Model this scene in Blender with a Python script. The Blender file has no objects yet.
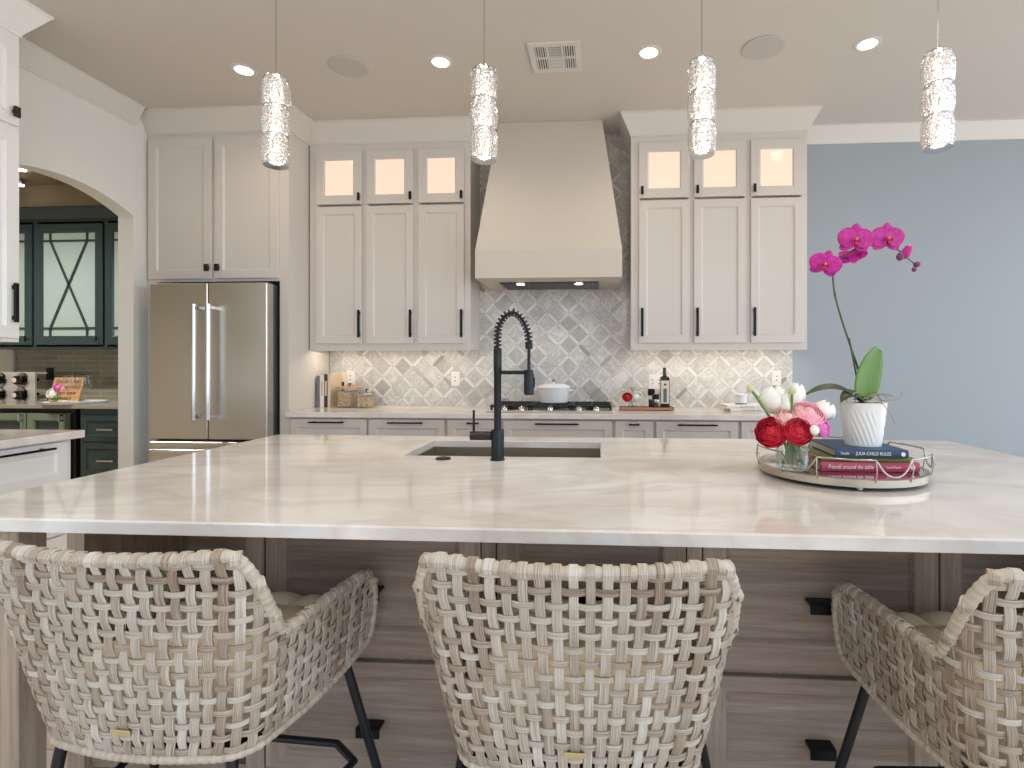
import bpy, math, random
from mathutils import Vector, Matrix, noise
random.seed(7)
PI = math.pi
SC = bpy.context.scene
COL = SC.collection

# ------------------------------------------------------------------ camera, world, exposure
cd = bpy.data.cameras.new('camera')
cam = bpy.data.objects.new('camera', cd)
COL.objects.link(cam)
cam.location = (0, 0, 1.262)
cam.rotation_euler = (PI / 2, 0, math.atan(35.5 / 530.0))
cd.sensor_fit = 'HORIZONTAL'
cd.sensor_width = 36.0
cd.lens = 530.0 / 1024 * 36
cd.shift_x = -53.0 / 1024
cd.shift_y = -19.5 / 1024
cd.clip_start = 0.02
SC.camera = cam

vs = SC.view_settings
SC.display_settings.display_device = 'sRGB'
vs.view_transform = 'Standard'
vs.look = 'None'
vs.gamma = 1.0
vs.use_curve_mapping = False
vs.exposure = -0.25
SC.cycles.use_denoising = True
SC.cycles.max_bounces = 10
SC.cycles.transmission_bounces = 8
SC.cycles.transparent_max_bounces = 16
SC.cycles.caustics_reflective = False
SC.cycles.caustics_refractive = False
SC.cycles.sample_clamp_indirect = 4.0

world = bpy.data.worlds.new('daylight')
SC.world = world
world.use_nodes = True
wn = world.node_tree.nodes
_t = wn.new('ShaderNodeTexCoord')
_s = wn.new('ShaderNodeSeparateXYZ')
_r = wn.new('ShaderNodeValToRGB')
_m = wn.new('ShaderNodeMath'); _m.operation = 'MULTIPLY_ADD'
_m.inputs[1].default_value = 0.5; _m.inputs[2].default_value = 0.5
L_ = world.node_tree.links
L_.new(_t.outputs['Generated'], _s.inputs[0]); L_.new(_s.outputs[2], _m.inputs[0]); L_.new(_m.outputs[0], _r.inputs[0])
_r.color_ramp.elements[0].position = 0.42
_r.color_ramp.elements[0].color = (0.74, 0.73, 0.72, 1)      # ground outside
_r.color_ramp.elements[1].position = 0.56
_r.color_ramp.elements[1].color = (0.70, 0.84, 1.0, 1)       # open sky
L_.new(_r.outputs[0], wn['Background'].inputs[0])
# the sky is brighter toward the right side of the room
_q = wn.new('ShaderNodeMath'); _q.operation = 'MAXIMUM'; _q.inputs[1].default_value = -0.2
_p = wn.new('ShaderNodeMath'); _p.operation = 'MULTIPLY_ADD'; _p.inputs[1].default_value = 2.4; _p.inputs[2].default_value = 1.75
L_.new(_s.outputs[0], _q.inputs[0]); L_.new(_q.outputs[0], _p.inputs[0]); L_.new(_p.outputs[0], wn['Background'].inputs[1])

# ------------------------------------------------------------------ helpers: materials
def lin(c):
    return tuple(((x / 255) / 12.92 if x / 255 <= 0.04045 else ((x / 255 + 0.055) / 1.055) ** 2.4) for x in c) + (1,)

def pmat(name, rgb, rough=0.5, metal=0.0, spec=0.5, **kw):
    m = bpy.data.materials.new(name)
    m.use_nodes = True
    b = m.node_tree.nodes['Principled BSDF']
    b.inputs['Base Color'].default_value = lin(rgb)
    b.inputs['Roughness'].default_value = rough
    b.inputs['Metallic'].default_value = metal
    b.inputs['Specular IOR Level'].default_value = spec
    for k, v in kw.items():
        b.inputs[k.replace('_', ' ')].default_value = v
    m['b'] = 1
    return m

class NT:
    def __init__(s, m):
        s.t = m.node_tree
        s.n = s.t.nodes
        s.b = s.n['Principled BSDF'] if 'Principled BSDF' in s.n else None
    def new(s, typ, **kw):
        n = s.n.new(typ)
        for k, v in kw.items():
            setattr(n, k, v)
        return n
    def link(s, a, b):
        s.t.links.new(a, b)
    def val(s, sock, v):
        if hasattr(v, 'links') or isinstance(v, bpy.types.NodeSocket):
            s.link(v, sock)
        else:
            sock.default_value = v
    def math(s, op, a, b=0.0, c=None, clamp=False):
        n = s.new('ShaderNodeMath', operation=op)
        n.use_clamp = clamp
        s.val(n.inputs[0], a)
        s.val(n.inputs[1], b)
        if c is not None:
            s.val(n.inputs[2], c)
        return n.outputs[0]
    def mix(s, f, a, b, blend='MIX'):
        n = s.new('ShaderNodeMix', data_type='RGBA', blend_type=blend)
        s.val(n.inputs[0], f)
        s.val(n.inputs[6], a)
        s.val(n.inputs[7], b)
        return n.outputs[2]
    def coord(s, which='Object', scale=(1, 1, 1), rot=(0, 0, 0)):
        tc = s.new('ShaderNodeTexCoord')
        mp = s.new('ShaderNodeMapping')
        mp.inputs['Scale'].default_value = scale
        mp.inputs['Rotation'].default_value = rot
        s.link(tc.outputs[which], mp.inputs[0])
        return mp.outputs[0]
    def noise(s, vec, scale=5, detail=4, rough=0.5, dist=0.0):
        n = s.new('ShaderNodeTexNoise')
        n.inputs['Scale'].default_value = scale
        n.inputs['Detail'].default_value = detail
        n.inputs['Roughness'].default_value = rough
        n.inputs['Distortion'].default_value = dist
        if vec is not None:
            s.link(vec, n.inputs['Vector'])
        return n.outputs['Fac']
    def ramp(s, fac, stops):
        n = s.new('ShaderNodeValToRGB')
        e = n.color_ramp.elements
        while len(e) < len(stops):
            e.new(0.5)
        for i, (p, c) in enumerate(stops):
            e[i].position = p
            e[i].color = c if len(c) == 4 else lin(c)
        s.link(fac, n.inputs[0])
        return n.outputs[0]
    def bump(s, h, strength=0.2, dist=0.01):
        n = s.new('ShaderNodeBump')
        n.inputs['Strength'].default_value = strength
        n.inputs['Distance'].default_value = dist
        s.link(h, n.inputs['Height'])
        s.link(n.outputs[0], s.b.inputs['Normal'])
    def color(s, c):
        s.link(c, s.b.inputs['Base Color'])

M = {}
M['wall'] = pmat('wall_paint', (226, 226, 220), 0.6)
n = NT(M['wall']); n.bump(n.noise(n.coord(scale=(1, 1, 1)), 90, 3), 0.06, 0.004)
M['ceil'] = pmat('ceiling_paint', (208, 202, 194), 0.7)
n = NT(M['ceil']); n.bump(n.noise(n.coord(), 70, 3), 0.05, 0.004)
M['backwall'] = pmat('blue_grey_wall_paint', (160, 168, 174), 0.6)
M['pantrywall'] = pmat('pantry_wall_paint', (200, 184, 156), 0.6)
M['trim'] = pmat('trim_paint', (216, 213, 207), 0.35)
M['cab'] = pmat('cabinet_paint', (212, 205, 198), 0.3)
M['basecab'] = pmat('base_cabinet_paint', (202, 195, 188), 0.35)
M['leftcab'] = pmat('white_cabinet_paint', (236, 235, 232), 0.28)
M['hood'] = pmat('hood_plaster', (206, 198, 187), 0.55)
n = NT(M['hood']); n.bump(n.noise(n.coord(), 40, 3), 0.05, 0.004)
M['green'] = pmat('dark_green_paint', (46, 62, 64), 0.2)
M['greenlight'] = pmat('sage_green_paint', (112, 128, 112), 0.35)
M['black'] = pmat('black_metal', (24, 24, 26), 0.35, 0.6)
M['bronze'] = pmat('bronze_metal', (62, 54, 50), 0.3, 0.8)
M['gunmetal'] = pmat('gunmetal', (46, 48, 50), 0.28, 0.85)
M['blackpaint'] = pmat('black_powder_coat', (22, 27, 34), 0.35, 0.2)
M['chrome'] = pmat('polished_steel', (205, 205, 208), 0.14, 1.0)
M['nickel'] = pmat('aged_nickel', (180, 172, 160), 0.25, 1.0)
M['dark'] = pmat('dark_void', (26, 25, 24), 0.6)
M['castiron'] = pmat('cast_iron', (30, 30, 31), 0.5, 0.2)
M['white'] = pmat('white_plastic', (232, 228, 222), 0.35)
M['enamel'] = pmat('white_enamel', (226, 228, 230), 0.15)
M['gold'] = pmat('brass_plate', (206, 190, 140), 0.35, 0.7)
M['grey'] = pmat('speaker_mesh', (192, 189, 184), 0.7)
M['ventgrey'] = pmat('vent_louver', (150, 140, 130), 0.6)
M['paper'] = pmat('page_paper', (214, 203, 184), 0.8)
M['racksilver'] = pmat('pale_silver_rack', (206, 204, 198), 0.35, 0.4)
M['darkgrey'] = pmat('dark_grey_gasket', (64, 64, 66), 0.5)
M['mirror'] = pmat('mirror_glass', (225, 228, 228), 0.02, 1.0)

M['steel'] = pmat('brushed_steel', (206, 200, 190), 0.28, 1.0)
n = NT(M['steel'])
f = n.noise(n.coord(scale=(120, 120, 1.2)), 4, 3)
n.link(n.math('MULTIPLY_ADD', f, 0.06, 0.30), n.b.inputs['Roughness'])
M['sinksteel'] = pmat('satin_sink_steel', (186, 174, 158), 0.32, 1.0)

def quartz(name, rough):
    m = pmat(name, (215, 208, 202), rough)
    n = NT(m)
    v = n.coord(scale=(1, 1, 1))
    a = n.noise(n.coord(scale=(0.8, 1.5, 1)), 1.5, 5, 0.55, 1.4)
    vein = n.math('ABSOLUTE', n.math('SUBTRACT', a, 0.5))
    line = n.math('MULTIPLY', vein, 16, clamp=True)
    base = n.ramp(n.noise(n.coord(scale=(0.8, 1.3, 1)), 2.4, 4, 0.5, 0.8), [(0.28, (208, 198, 190)), (0.72, (238, 233, 228))])
    n.color(n.mix(n.math('MULTIPLY', n.math('SUBTRACT', 1.0, line), 0.40), base, lin((196, 182, 172))))
    return m
M['quartz'] = quartz('island_quartz', 0.07)
M['quartz2'] = quartz('perimeter_quartz', 0.12)
M['graytop'] = pmat('grey_stone_top', (150, 148, 138), 0.15)

def oak(name, axis):
    m = pmat(name, (128, 110, 95), 0.36)
    n = NT(m)
    sc = {'x': (1.2, 14, 22), 'z': (26, 16, 1.1)}[axis]
    v = n.coord(scale=sc)
    a = n.noise(v, 2.2, 6, 0.6, 0.6)
    sc2 = {'x': (2, 60, 90), 'z': (110, 60, 2)}[axis]
    fine = n.noise(n.coord(scale=sc2), 2.5, 3, 0.6)
    tones = {'x': [(0.22, (122, 105, 93)), (0.5, (147, 130, 117)), (0.8, (174, 158, 145))],
             'z': [(0.22, (138, 121, 106)), (0.5, (163, 146, 130)), (0.8, (188, 172, 156))]}[axis]
    c = n.ramp(a, tones)
    c = n.mix(n.math('MULTIPLY', n.math('GREATER_THAN', fine, 0.6), 0.30), c, lin((112, 94, 80)))
    n.color(c)
    n.bump(fine, 0.08, 0.003)
    return m
M['oakx'] = oak('grey_oak_horizontal', 'x')
M['oakz'] = oak('grey_oak_vertical', 'z')

def rattan(name, rgb_d, rgb_m, rgb_l):
    m = pmat(name, rgb_m, 0.5)
    n = NT(m)
    uv = n.new('ShaderNodeUVMap')
    def uvm(scale):
        mp = n.new('ShaderNodeMapping')
        mp.inputs['Scale'].default_value = scale
        n.link(uv.outputs[0], mp.inputs[0])
        return mp.outputs[0]
    tone = n.noise(uvm((2.5, 0.02, 1)), 1.0, 2)
    streak = n.noise(uvm((6, 700, 1)), 1.0, 3, 0.7)
    f = n.math('ADD', n.math('MULTIPLY', tone, 1.1), n.math('MULTIPLY', n.math('SUBTRACT', streak, 0.5), 1.6))
    n.color(n.ramp(f, [(0.28, rgb_d), (0.55, rgb_m), (0.85, rgb_l)]))
    n.bump(streak, 0.25, 0.002)
    return m
M['rattan'] = rattan('woven_rattan', (128, 106, 88), (178, 164, 148), (212, 206, 198))
M['rattanrim'] = rattan('rattan_wrap', (158, 140, 120), (202, 190, 174), (222, 215, 206))

M['cushion'] = pmat('tan_cushion_fabric', (208, 191, 164), 0.85)
n = NT(M['cushion']); n.bump(n.noise(n.coord(), 500, 2), 0.15, 0.002)

# floor planks
M['floor'] = pmat('pale_oak_floor', (206, 186, 166), 0.35)
n = NT(M['floor'])
bt = n.new('ShaderNodeTexBrick')
n.link(n.coord(scale=(1, 1, 1)), bt.inputs['Vector'])
bt.inputs['Scale'].default_value = 1.0
bt.inputs['Brick Width'].default_value = 1.6
bt.inputs['Row Height'].default_value = 0.18
bt.inputs['Mortar Size'].default_value = 0.002
bt.inputs['Color1'].default_value = lin((226, 210, 192))
bt.inputs['Color2'].default_value = lin((210, 192, 174))
bt.inputs['Mortar'].default_value = lin((140, 120, 100))
g = n.noise(n.coord(scale=(2, 30, 1)), 3, 5, 0.6)
n.color(n.mix(n.math('MULTIPLY', g, 0.35), bt.outputs[0], lin((168, 144, 122))))

# marble rhombus mosaic
M['tile'] = pmat('marble_rhombus_tile', (200, 196, 190), 0.16)
n = NT(M['tile'])
tc = n.new('ShaderNodeTexCoord')
sp = n.new('ShaderNodeSeparateXYZ')
n.link(tc.outputs['Object'], sp.inputs[0])
px = n.math('MULTIPLY', sp.outputs[0], 1 / 0.176)
pz = n.math('MULTIPLY', sp.outputs[2], 1 / 0.178)
ca = n.math('ADD', px, pz)
cb = n.math('SUBTRACT', px, pz)
ia, ib = n.math('FLOOR', ca), n.math('FLOOR', cb)
fa, fb = n.math('SUBTRACT', ca, ia), n.math('SUBTRACT', cb, ib)
da = n.math('MINIMUM', fa, n.math('SUBTRACT', 1.0, fa))
db = n.math('MINIMUM', fb, n.math('SUBTRACT', 1.0, fb))
dm = n.math('MINIMUM', da, db)
cell = n.new('ShaderNodeCombineXYZ')
n.link(ia, cell.inputs[0]); n.link(ib, cell.inputs[1])
w1 = n.new('ShaderNodeTexWhiteNoise', noise_dimensions='3D')
n.link(cell.outputs[0], w1.inputs[0])
# per cell offset of the marble noise
off = n.new('ShaderNodeVectorMath', operation='MULTIPLY_ADD')
n.link(w1.outputs['Color'], off.inputs[0])
off.inputs[1].default_value = (9, 9, 9)
n.link(tc.outputs['Object'], off.inputs[2])
mb = n.noise(off.outputs[0], 7, 5, 0.6, 1.6)
vein = n.math('MULTIPLY', n.math('ABSOLUTE', n.math('SUBTRACT', mb, 0.5)), 14, clamp=True)
tone = n.ramp(w1.outputs['Value'], [(0.0, (170, 167, 162)), (0.12, (194, 191, 186)), (0.6, (208, 205, 200)), (1.0, (222, 219, 214))])
inner = n.mix(n.math('MULTIPLY', n.math('SUBTRACT', 1.0, vein), 0.4), tone, lin((146, 142, 138)))
# strips along the cell edges get their own tone
cell2 = n.new('ShaderNodeCombineXYZ')
n.link(n.math('ROUND', n.math('MULTIPLY', ca, 1.0)), cell2.inputs[0]); n.link(ib, cell2.inputs[1]); cell2.inputs[2].default_value = 3
cell3 = n.new('ShaderNodeCombineXYZ')
n.link(ia, cell3.inputs[0]); n.link(n.math('ROUND', cb), cell3.inputs[1]); cell3.inputs[2].default_value = 8
isA = n.math('LESS_THAN', da, db)
cm = n.mix(isA, cell3.outputs[0], cell2.outputs[0])
w2 = n.new('ShaderNodeTexWhiteNoise', noise_dimensions='3D')
n.link(cm, w2.inputs[0])
strip = n.ramp(w2.outputs['Value'], [(0.0, (146, 138, 130)), (0.05, (194, 190, 184)), (0.4, (208, 205, 200)), (1.0, (222, 220, 216))])
isS = n.math('LESS_THAN', dm, 0.115)
col = n.mix(isS, inner, strip)
groove = n.math('LESS_THAN', n.math('ABSOLUTE', n.math('SUBTRACT', dm, 0.115)), 0.014)
# the mitre where two strips meet
mit = n.math('MULTIPLY', n.math('LESS_THAN', n.math('ABSOLUTE', n.math('SUBTRACT', da, db)), 0.02), isS)
gr = n.math('MAXIMUM', groove, mit)
col = n.mix(n.math('MULTIPLY', gr, 0.55), col, lin((150, 145, 138)))
n.color(col)
n.bump(n.math('SUBTRACT', n.math('MULTIPLY', isS, 0.5), gr), 0.35, 0.004)

# pantry strip tile
M['striptile'] = pmat('olive_strip_tile', (120, 116, 100), 0.12)
n = NT(M['striptile'])
bt = n.new('ShaderNodeTexBrick')
n.link(n.coord(scale=(1, 1, 1), rot=(PI / 2, 0, 0)), bt.inputs['Vector'])
bt.inputs['Scale'].default_value = 1.0
bt.inputs['Brick Width'].default_value = 0.30
bt.inputs['Row Height'].default_value = 0.05
bt.inputs['Mortar Size'].default_value = 0.0025
bt.inputs['Color1'].default_value = lin((152, 148, 130))
bt.inputs['Color2'].default_value = lin((134, 131, 115))
bt.inputs['Mortar'].default_value = lin((184, 178, 162))
n.color(bt.outputs[0])
n.bump(n.noise(n.coord(), 18, 2), 0.12, 0.01)

def emis(name, rgb, strength, gloss=False):
    m = pmat(name, rgb, 0.05)
    b = m.node_tree.nodes['Principled BSDF']
    b.inputs['Emission Color'].default_value = lin(rgb)
    b.inputs['Emission Strength'].default_value = strength
    return m
M['litpane'] = emis('lit_frosted_glass', (255, 224, 198), 0.98)
M['litpane'].node_tree.nodes['Principled BSDF'].inputs['Base Color'].default_value = lin((150, 140, 128))
M['lens'] = emis('downlight_lens', (255, 246, 232), 9.0)
M['pendantcore'] = emis('pendant_led', (255, 240, 224), 32.0)
M['hoodlamp'] = emis('hood_lamp', (255, 244, 226), 5.0)

def thin_glass(name, rgb, gloss_rough=0.03, transp=0.8, ior=1.5):
    m = bpy.data.materials.new(name)
    m.use_nodes = True
    t = m.node_tree
    t.nodes.clear()
    out = t.nodes.new('ShaderNodeOutputMaterial')
    tr = t.nodes.new('ShaderNodeBsdfTransparent')
    tr.inputs[0].default_value = lin(rgb)
    gl = t.nodes.new('ShaderNodeBsdfGlossy')
    gl.inputs['Roughness'].default_value = gloss_rough
    lw = t.nodes.new('ShaderNodeLayerWeight')
    lw.inputs[0].default_value = transp
    mx = t.nodes.new('ShaderNodeMixShader')
    pw = t.nodes.new('ShaderNodeMath'); pw.operation = 'POWER'; pw.inputs[1].default_value = 3.0
    ma = t.nodes.new('ShaderNodeMath'); ma.operation = 'MULTIPLY_ADD'; ma.inputs[1].default_value = 0.55; ma.inputs[2].default_value = 0.05
    t.links.new(lw.outputs['Facing'], pw.inputs[0]); t.links.new(pw.outputs[0], ma.inputs[0]); t.links.new(ma.outputs[0], mx.inputs[0])
    t.links.new(tr.outputs[0], mx.inputs[1])
    t.links.new(gl.outputs[0], mx.inputs[2])
    t.links.new(mx.outputs[0], out.inputs[0])
    return m
M['glass'] = thin_glass('clear_glass', (250, 252, 251), 0.02, 0.5)
M['greenglass'] = pmat('door_glass_painted_reflection', (156, 178, 174), 0.05, 0.0, 1.0)  # pale opaque colour stands in for the room's bright reflection
M['darkglass'] = pmat('dark_cooler_glass', (52, 62, 64), 0.08)

# crystal: refractive glass with a rippled surface
m = bpy.data.materials.new('rippled_crystal')
m.use_nodes = True
b = m.node_tree.nodes['Principled BSDF']
b.inputs['Base Color'].default_value = (1, 1, 1, 1)
b.inputs['Roughness'].default_value = 0.0
b.inputs['IOR'].default_value = 1.5
b.inputs['Transmission Weight'].default_value = 1.0
n = NT(m)
n.bump(n.noise(n.coord(), 125, 2, 0.5, 0.8), 1.0, 0.02)
M['crystal'] = m

M['redpetal'] = pmat('red_petal', (190, 8, 40), 0.6)
M['pinkpetal'] = pmat('pink_petal', (240, 172, 184), 0.55)
M['blushpetal'] = pmat('blush_petal', (242, 194, 186), 0.55)
M['mauvepetal'] = pmat('mauve_petal', (226, 122, 186), 0.55)
M['whitepetal'] = pmat('white_petal', (240, 238, 230), 0.55)
M['stem'] = pmat('flower_stem', (104, 132, 56), 0.5)
M['leaf'] = pmat('leaf_green', (86, 124, 40), 0.35)
M['leafdark'] = pmat('dark_leaf', (66, 74, 46), 0.4)
M['orchid'] = pmat('orchid_magenta', (186, 10, 132), 0.5)
n = NT(M['orchid'])
n.color(n.ramp(n.noise(n.coord(), 60, 3), [(0.3, (158, 4, 112)), (0.7, (206, 30, 156))]))
M['orchidlip'] = pmat('orchid_lip', (168, 12, 86), 0.45)
M['orchidgold'] = pmat('orchid_throat', (222, 138, 60), 0.5)
M['bud'] = pmat('orchid_bud', (120, 46, 90), 0.5)
M['orchidstem'] = pmat('orchid_stem', (70, 84, 56), 0.5)
M['root'] = pmat('aerial_root', (156, 146, 124), 0.7)
M['pot'] = pmat('white_ceramic', (232, 230, 226), 0.35)
M['moss'] = pmat('bark_moss', (96, 84, 60), 0.9)
M['navy'] = pmat('navy_book_cloth', (40, 66, 98), 0.5)
M['olive'] = pmat('olive_book_cloth', (112, 116, 52), 0.55)
M['crimson'] = pmat('raspberry_book_cloth', (186, 66, 92), 0.5)
M['ink'] = pmat('white_ink', (238, 234, 226), 0.6)
M['inkdark'] = pmat('dark_ink', (44, 34, 28), 0.6)
M['trayrim'] = pmat('silver_leaf_rim', (186, 178, 162), 0.3, 0.9)
M['wood'] = pmat('honey_wood', (196, 150, 104), 0.5)
n = NT(M['wood'])
n.color(n.ramp(n.noise(n.coord(scale=(3, 20, 20)), 4, 4), [(0.3, (176, 126, 84)), (0.7, (212, 168, 122))]))
M['copper'] = pmat('copper_tray', (176, 128, 104), 0.3, 0.7)
M['pasta'] = pmat('dry_pasta', (214, 180, 140), 0.8)
n = NT(M['pasta']); n.color(n.ramp(n.noise(n.coord(), 60, 3), [(0.35, (186, 146, 104)), (0.65, (232, 204, 166))]))
M['bottle'] = pmat('dark_green_bottle', (44, 46, 28), 0.08)
M['label'] = pmat('bottle_label', (214, 210, 196), 0.6)
M['labelgrey'] = pmat('label_panel', (92, 100, 104), 0.6)
M['pepper'] = pmat('peppercorn', (44, 36, 32), 0.8)
M['cream'] = pmat('cream_cover', (232, 222, 196), 0.6)
M['brown'] = pmat('brown_cover', (66, 48, 36), 0.6)
M['tan'] = pmat('tan_cover', (214, 198, 166), 0.6)
M['slate'] = pmat('slate_cover', (120, 120, 124), 0.6)
M['offwhite'] = pmat('offwhite_cover', (232, 228, 220), 0.5)
M['winebottle'] = pmat('black_wine_bottle', (18, 20, 18), 0.08)
M['sage'] = pmat('pale_foliage', (190, 198, 158), 0.6)

# ------------------------------------------------------------------ helpers: geometry
ORG = {}

class G:
    """collects faces and links them as ONE mesh object"""
    def __init__(s):
        s.v, s.f, s.uv, s.mi = [], [], {}, {}
        s.m = None
        s.cur = 0
    def add(s, vs, fs, uvs=None):
        o = len(s.v)
        s.v += [Vector(p) for p in vs]
        for i, f in enumerate(fs):
            if uvs:
                s.uv[len(s.f)] = uvs[i]
            if s.cur:
                s.mi[len(s.f)] = s.cur
            s.f.append([o + k for k in f])
        return s
    def box(s, x0, x1, y0, y1, z0, z1, b=0.0):
        x0, x1 = min(x0, x1), max(x0, x1); y0, y1 = min(y0, y1), max(y0, y1); z0, z1 = min(z0, z1), max(z0, z1)
        b = min(b, (x1 - x0) * .45, (y1 - y0) * .45, (z1 - z0) * .45)
        if b <= 0:
            vs = [(x, y, z) for z in (z0, z1) for y in (y0, y1) for x in (x0, x1)]
            return s.add(vs, [(0, 2, 3, 1), (4, 5, 7, 6), (0, 1, 5, 4), (2, 6, 7, 3), (0, 4, 6, 2), (1, 3, 7, 5)])
        vs, idx = [], {}
        X, Y, Z = (x0, x1), (y0, y1), (z0, z1)
        for i in (0, 1):
            for j in (0, 1):
                for k in (0, 1):
                    sx, sy, sz = b * (1 - 2 * i), b * (1 - 2 * j), b * (1 - 2 * k)
                    for a, p in enumerate(((X[i], Y[j] + sy, Z[k] + sz), (X[i] + sx, Y[j], Z[k] + sz), (X[i] + sx, Y[j] + sy, Z[k]))):
                        idx[i, j, k, a] = len(vs); vs.append(p)
        fs = []
        def q(*k): fs.append([idx[t] for t in k])
        for i in (0, 1):
            r = (lambda L: L) if i else (lambda L: L[::-1])
            q(*r([(i, 0, 0, 0), (i, 1, 0, 0), (i, 1, 1, 0), (i, 0, 1, 0)]))
            q(*r([(0, i, 0, 1), (0, i, 1, 1), (1, i, 1, 1), (1, i, 0, 1)]))
            q(*r([(0, 0, i, 2), (1, 0, i, 2), (1, 1, i, 2), (0, 1, i, 2)]))
        for i in (0, 1):
            for j in (0, 1):
                e = [(i, j, 0, 0), (i, j, 1, 0), (i, j, 1, 1), (i, j, 0, 1)]
                q(*(e if (i + j) % 2 else e[::-1]))
                e = [(i, 0, j, 0), (i, 1, j, 0), (i, 1, j, 2), (i, 0, j, 2)]
                q(*(e if (i + j) % 2 == 0 else e[::-1]))
                e = [(0, i, j, 1), (1, i, j, 1), (1, i, j, 2), (0, i, j, 2)]
                q(*(e if (i + j) % 2 else e[::-1]))
        for i in (0, 1):
            for j in (0, 1):
                for k in (0, 1):
                    e = [(i, j, k, 0), (i, j, k, 1), (i, j, k, 2)]
                    q(*(e if (i + j + k) % 2 else e[::-1]))
        return s.add(vs, fs)
    def lathe(s, prof, c=(0, 0, 0), seg=24, axis='z', cap=True):
        """prof: (radius, height) list from bottom to top"""
        vs, fs = [], []
        for r, h in prof:
            for i in range(seg):
                a = 2 * PI * i / seg
                p = (r * math.cos(a), r * math.sin(a), h)
                if axis == 'y': p = (p[0], h, p[1])
                if axis == 'x': p = (h, p[0], p[1])
                vs.append((p[0] + c[0], p[1] + c[1], p[2] + c[2]))
        for k in range(len(prof) - 1):
            for i in range(seg):
                j = (i + 1) % seg
                q = [k * seg + i, k * seg + j, (k + 1) * seg + j, (k + 1) * seg + i]
                fs.append(q if axis != 'y' else q[::-1])
        if cap:
            a, b = list(range(seg))[::-1], list(range((len(prof) - 1) * seg, len(prof) * seg))
            fs += [a, b] if axis != 'y' else [a[::-1], b[::-1]]
        return s.add(vs, fs)
    def tube(s, pts, r, seg=8, closed=False, cap=True):
        pts = [Vector(p) for p in pts]
        N = len(pts)
        rf = r if callable(r) else (lambda i: r)
        vs, fs, uvs = [], [], []
        prev = None
        L = 0.0
        Ls = []
        for i, p in enumerate(pts):
            if closed: t = pts[(i + 1) % N] - pts[i - 1]
            else: t = pts[min(i + 1, N - 1)] - pts[max(i - 1, 0)]
            t.normalize()
            if prev is None:
                ref = Vector((0, 0, 1)) if abs(t.z) < 0.9 else Vector((1, 0, 0))
                u = ref.cross(t).normalized()
            else:
                u = (prev - t * prev.dot(t)).normalized()
            prev = u
            w = t.cross(u)
            if i: L += (p - pts[i - 1]).length
            Ls.append(L)
            for k in range(seg):
                a = 2 * PI * k / seg
                vs.append(p + (u * math.cos(a) + w * math.sin(a)) * rf(i))
        for i in range(N if closed else N - 1):
            j = (i + 1) % N
            for k in range(seg):
                l = (k + 1) % seg
                fs.append([i * seg + k, i * seg + l, j * seg + l, j * seg + k])
                uvs.append([(k / seg * .1, Ls[i]), ((k + 1) / seg * .1, Ls[i]), ((k + 1) / seg * .1, Ls[i] + .01), (k / seg * .1, Ls[i] + .01)])
        if cap and not closed:
            fs.append(list(range(seg))[::-1]); fs.append(list(range((N - 1) * seg, N * seg)))
            uvs += [[(0, 0)] * seg] * 2
        return s.add(vs, fs, uvs)
    def prism(s, poly, lo, hi, axis='y'):
        """poly in the two other axes: y -> (x, z), x -> (y, z), z -> (x, y)"""
        N = len(poly)
        def p3(p, h):
            return {'y': (p[0], h, p[1]), 'x': (h, p[0], p[1]), 'z': (p[0], p[1], h)}[axis]
        vs = [p3(p, lo) for p in poly] + [p3(p, hi) for p in poly]
        ar = sum(poly[i][0] * poly[(i + 1) % N][1] - poly[(i + 1) % N][0] * poly[i][1] for i in range(N))
        fs = [list(range(N))[::-1], list(range(N, 2 * N))] + [[i, (i + 1) % N, N + (i + 1) % N, N + i] for i in range(N)]
        if (ar < 0) != (axis == 'y'):
            fs = [f[::-1] for f in fs]
        return s.add(vs, fs)
    def grid(s, fn, nu, nv, wrap=False, uvs=False):
        vs = [fn(i / nu, j / nv) for j in range(nv + 1) for i in range(nu + (0 if wrap else 1))]
        W = nu if wrap else nu + 1
        fs = []
        for j in range(nv):
            for i in range(nu):
                k = (i + 1) % W if wrap else i + 1
                fs.append([j * W + i, j * W + k, (j + 1) * W + k, (j + 1) * W + i])
        return s.add(vs, fs)
    def loops(s, loops, cap0=False, cap1=False):
        """bridge successive closed loops of equal length"""
        N = len(loops[0])
        vs = [p for L in loops for p in L]
        fs = []
        for k in range(len(loops) - 1):
            for i in range(N):
                j = (i + 1) % N
                fs.append([k * N + i, k * N + j, (k + 1) * N + j, (k + 1) * N + i])
        if cap0: fs.append(list(range(N))[::-1])
        if cap1: fs.append(list(range((len(loops) - 1) * N, len(loops) * N)))
        return s.add(vs, fs)
    def panel(s, x0, x1, z0, z1, y, t=0.02, rail=0.055, depth=0.011, glass=False, cham=0.012, rail_z=None, stile_mi=0):
        """a shaker door or drawer front facing -y, front face at y"""
        rz = rail if rail_z is None else rail_z
        def R(i, yy, iz=None):
            iz = i if iz is None else iz
            return [(x0 + i, yy, z0 + iz), (x1 - i, yy, z0 + iz), (x1 - i, yy, z1 - iz), (x0 + i, yy, z1 - iz)]
        L = [R(0, y + t), R(0, y + .002), R(.002, y), R(rail, y, rz), R(rail + cham, y + depth, rz + cham)]
        f0 = len(s.f)
        if stile_mi:
            for q in (0, 1, 2):
                for i in (1, 3): s.mi[f0 + q * 4 + i] = stile_mi
        if glass:
            L += [R(rail + cham, y + t, rz + cham), R(0, y + t)]
            return s.loops(L)
        return s.loops(L, cap0=True, cap1=True)
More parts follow.
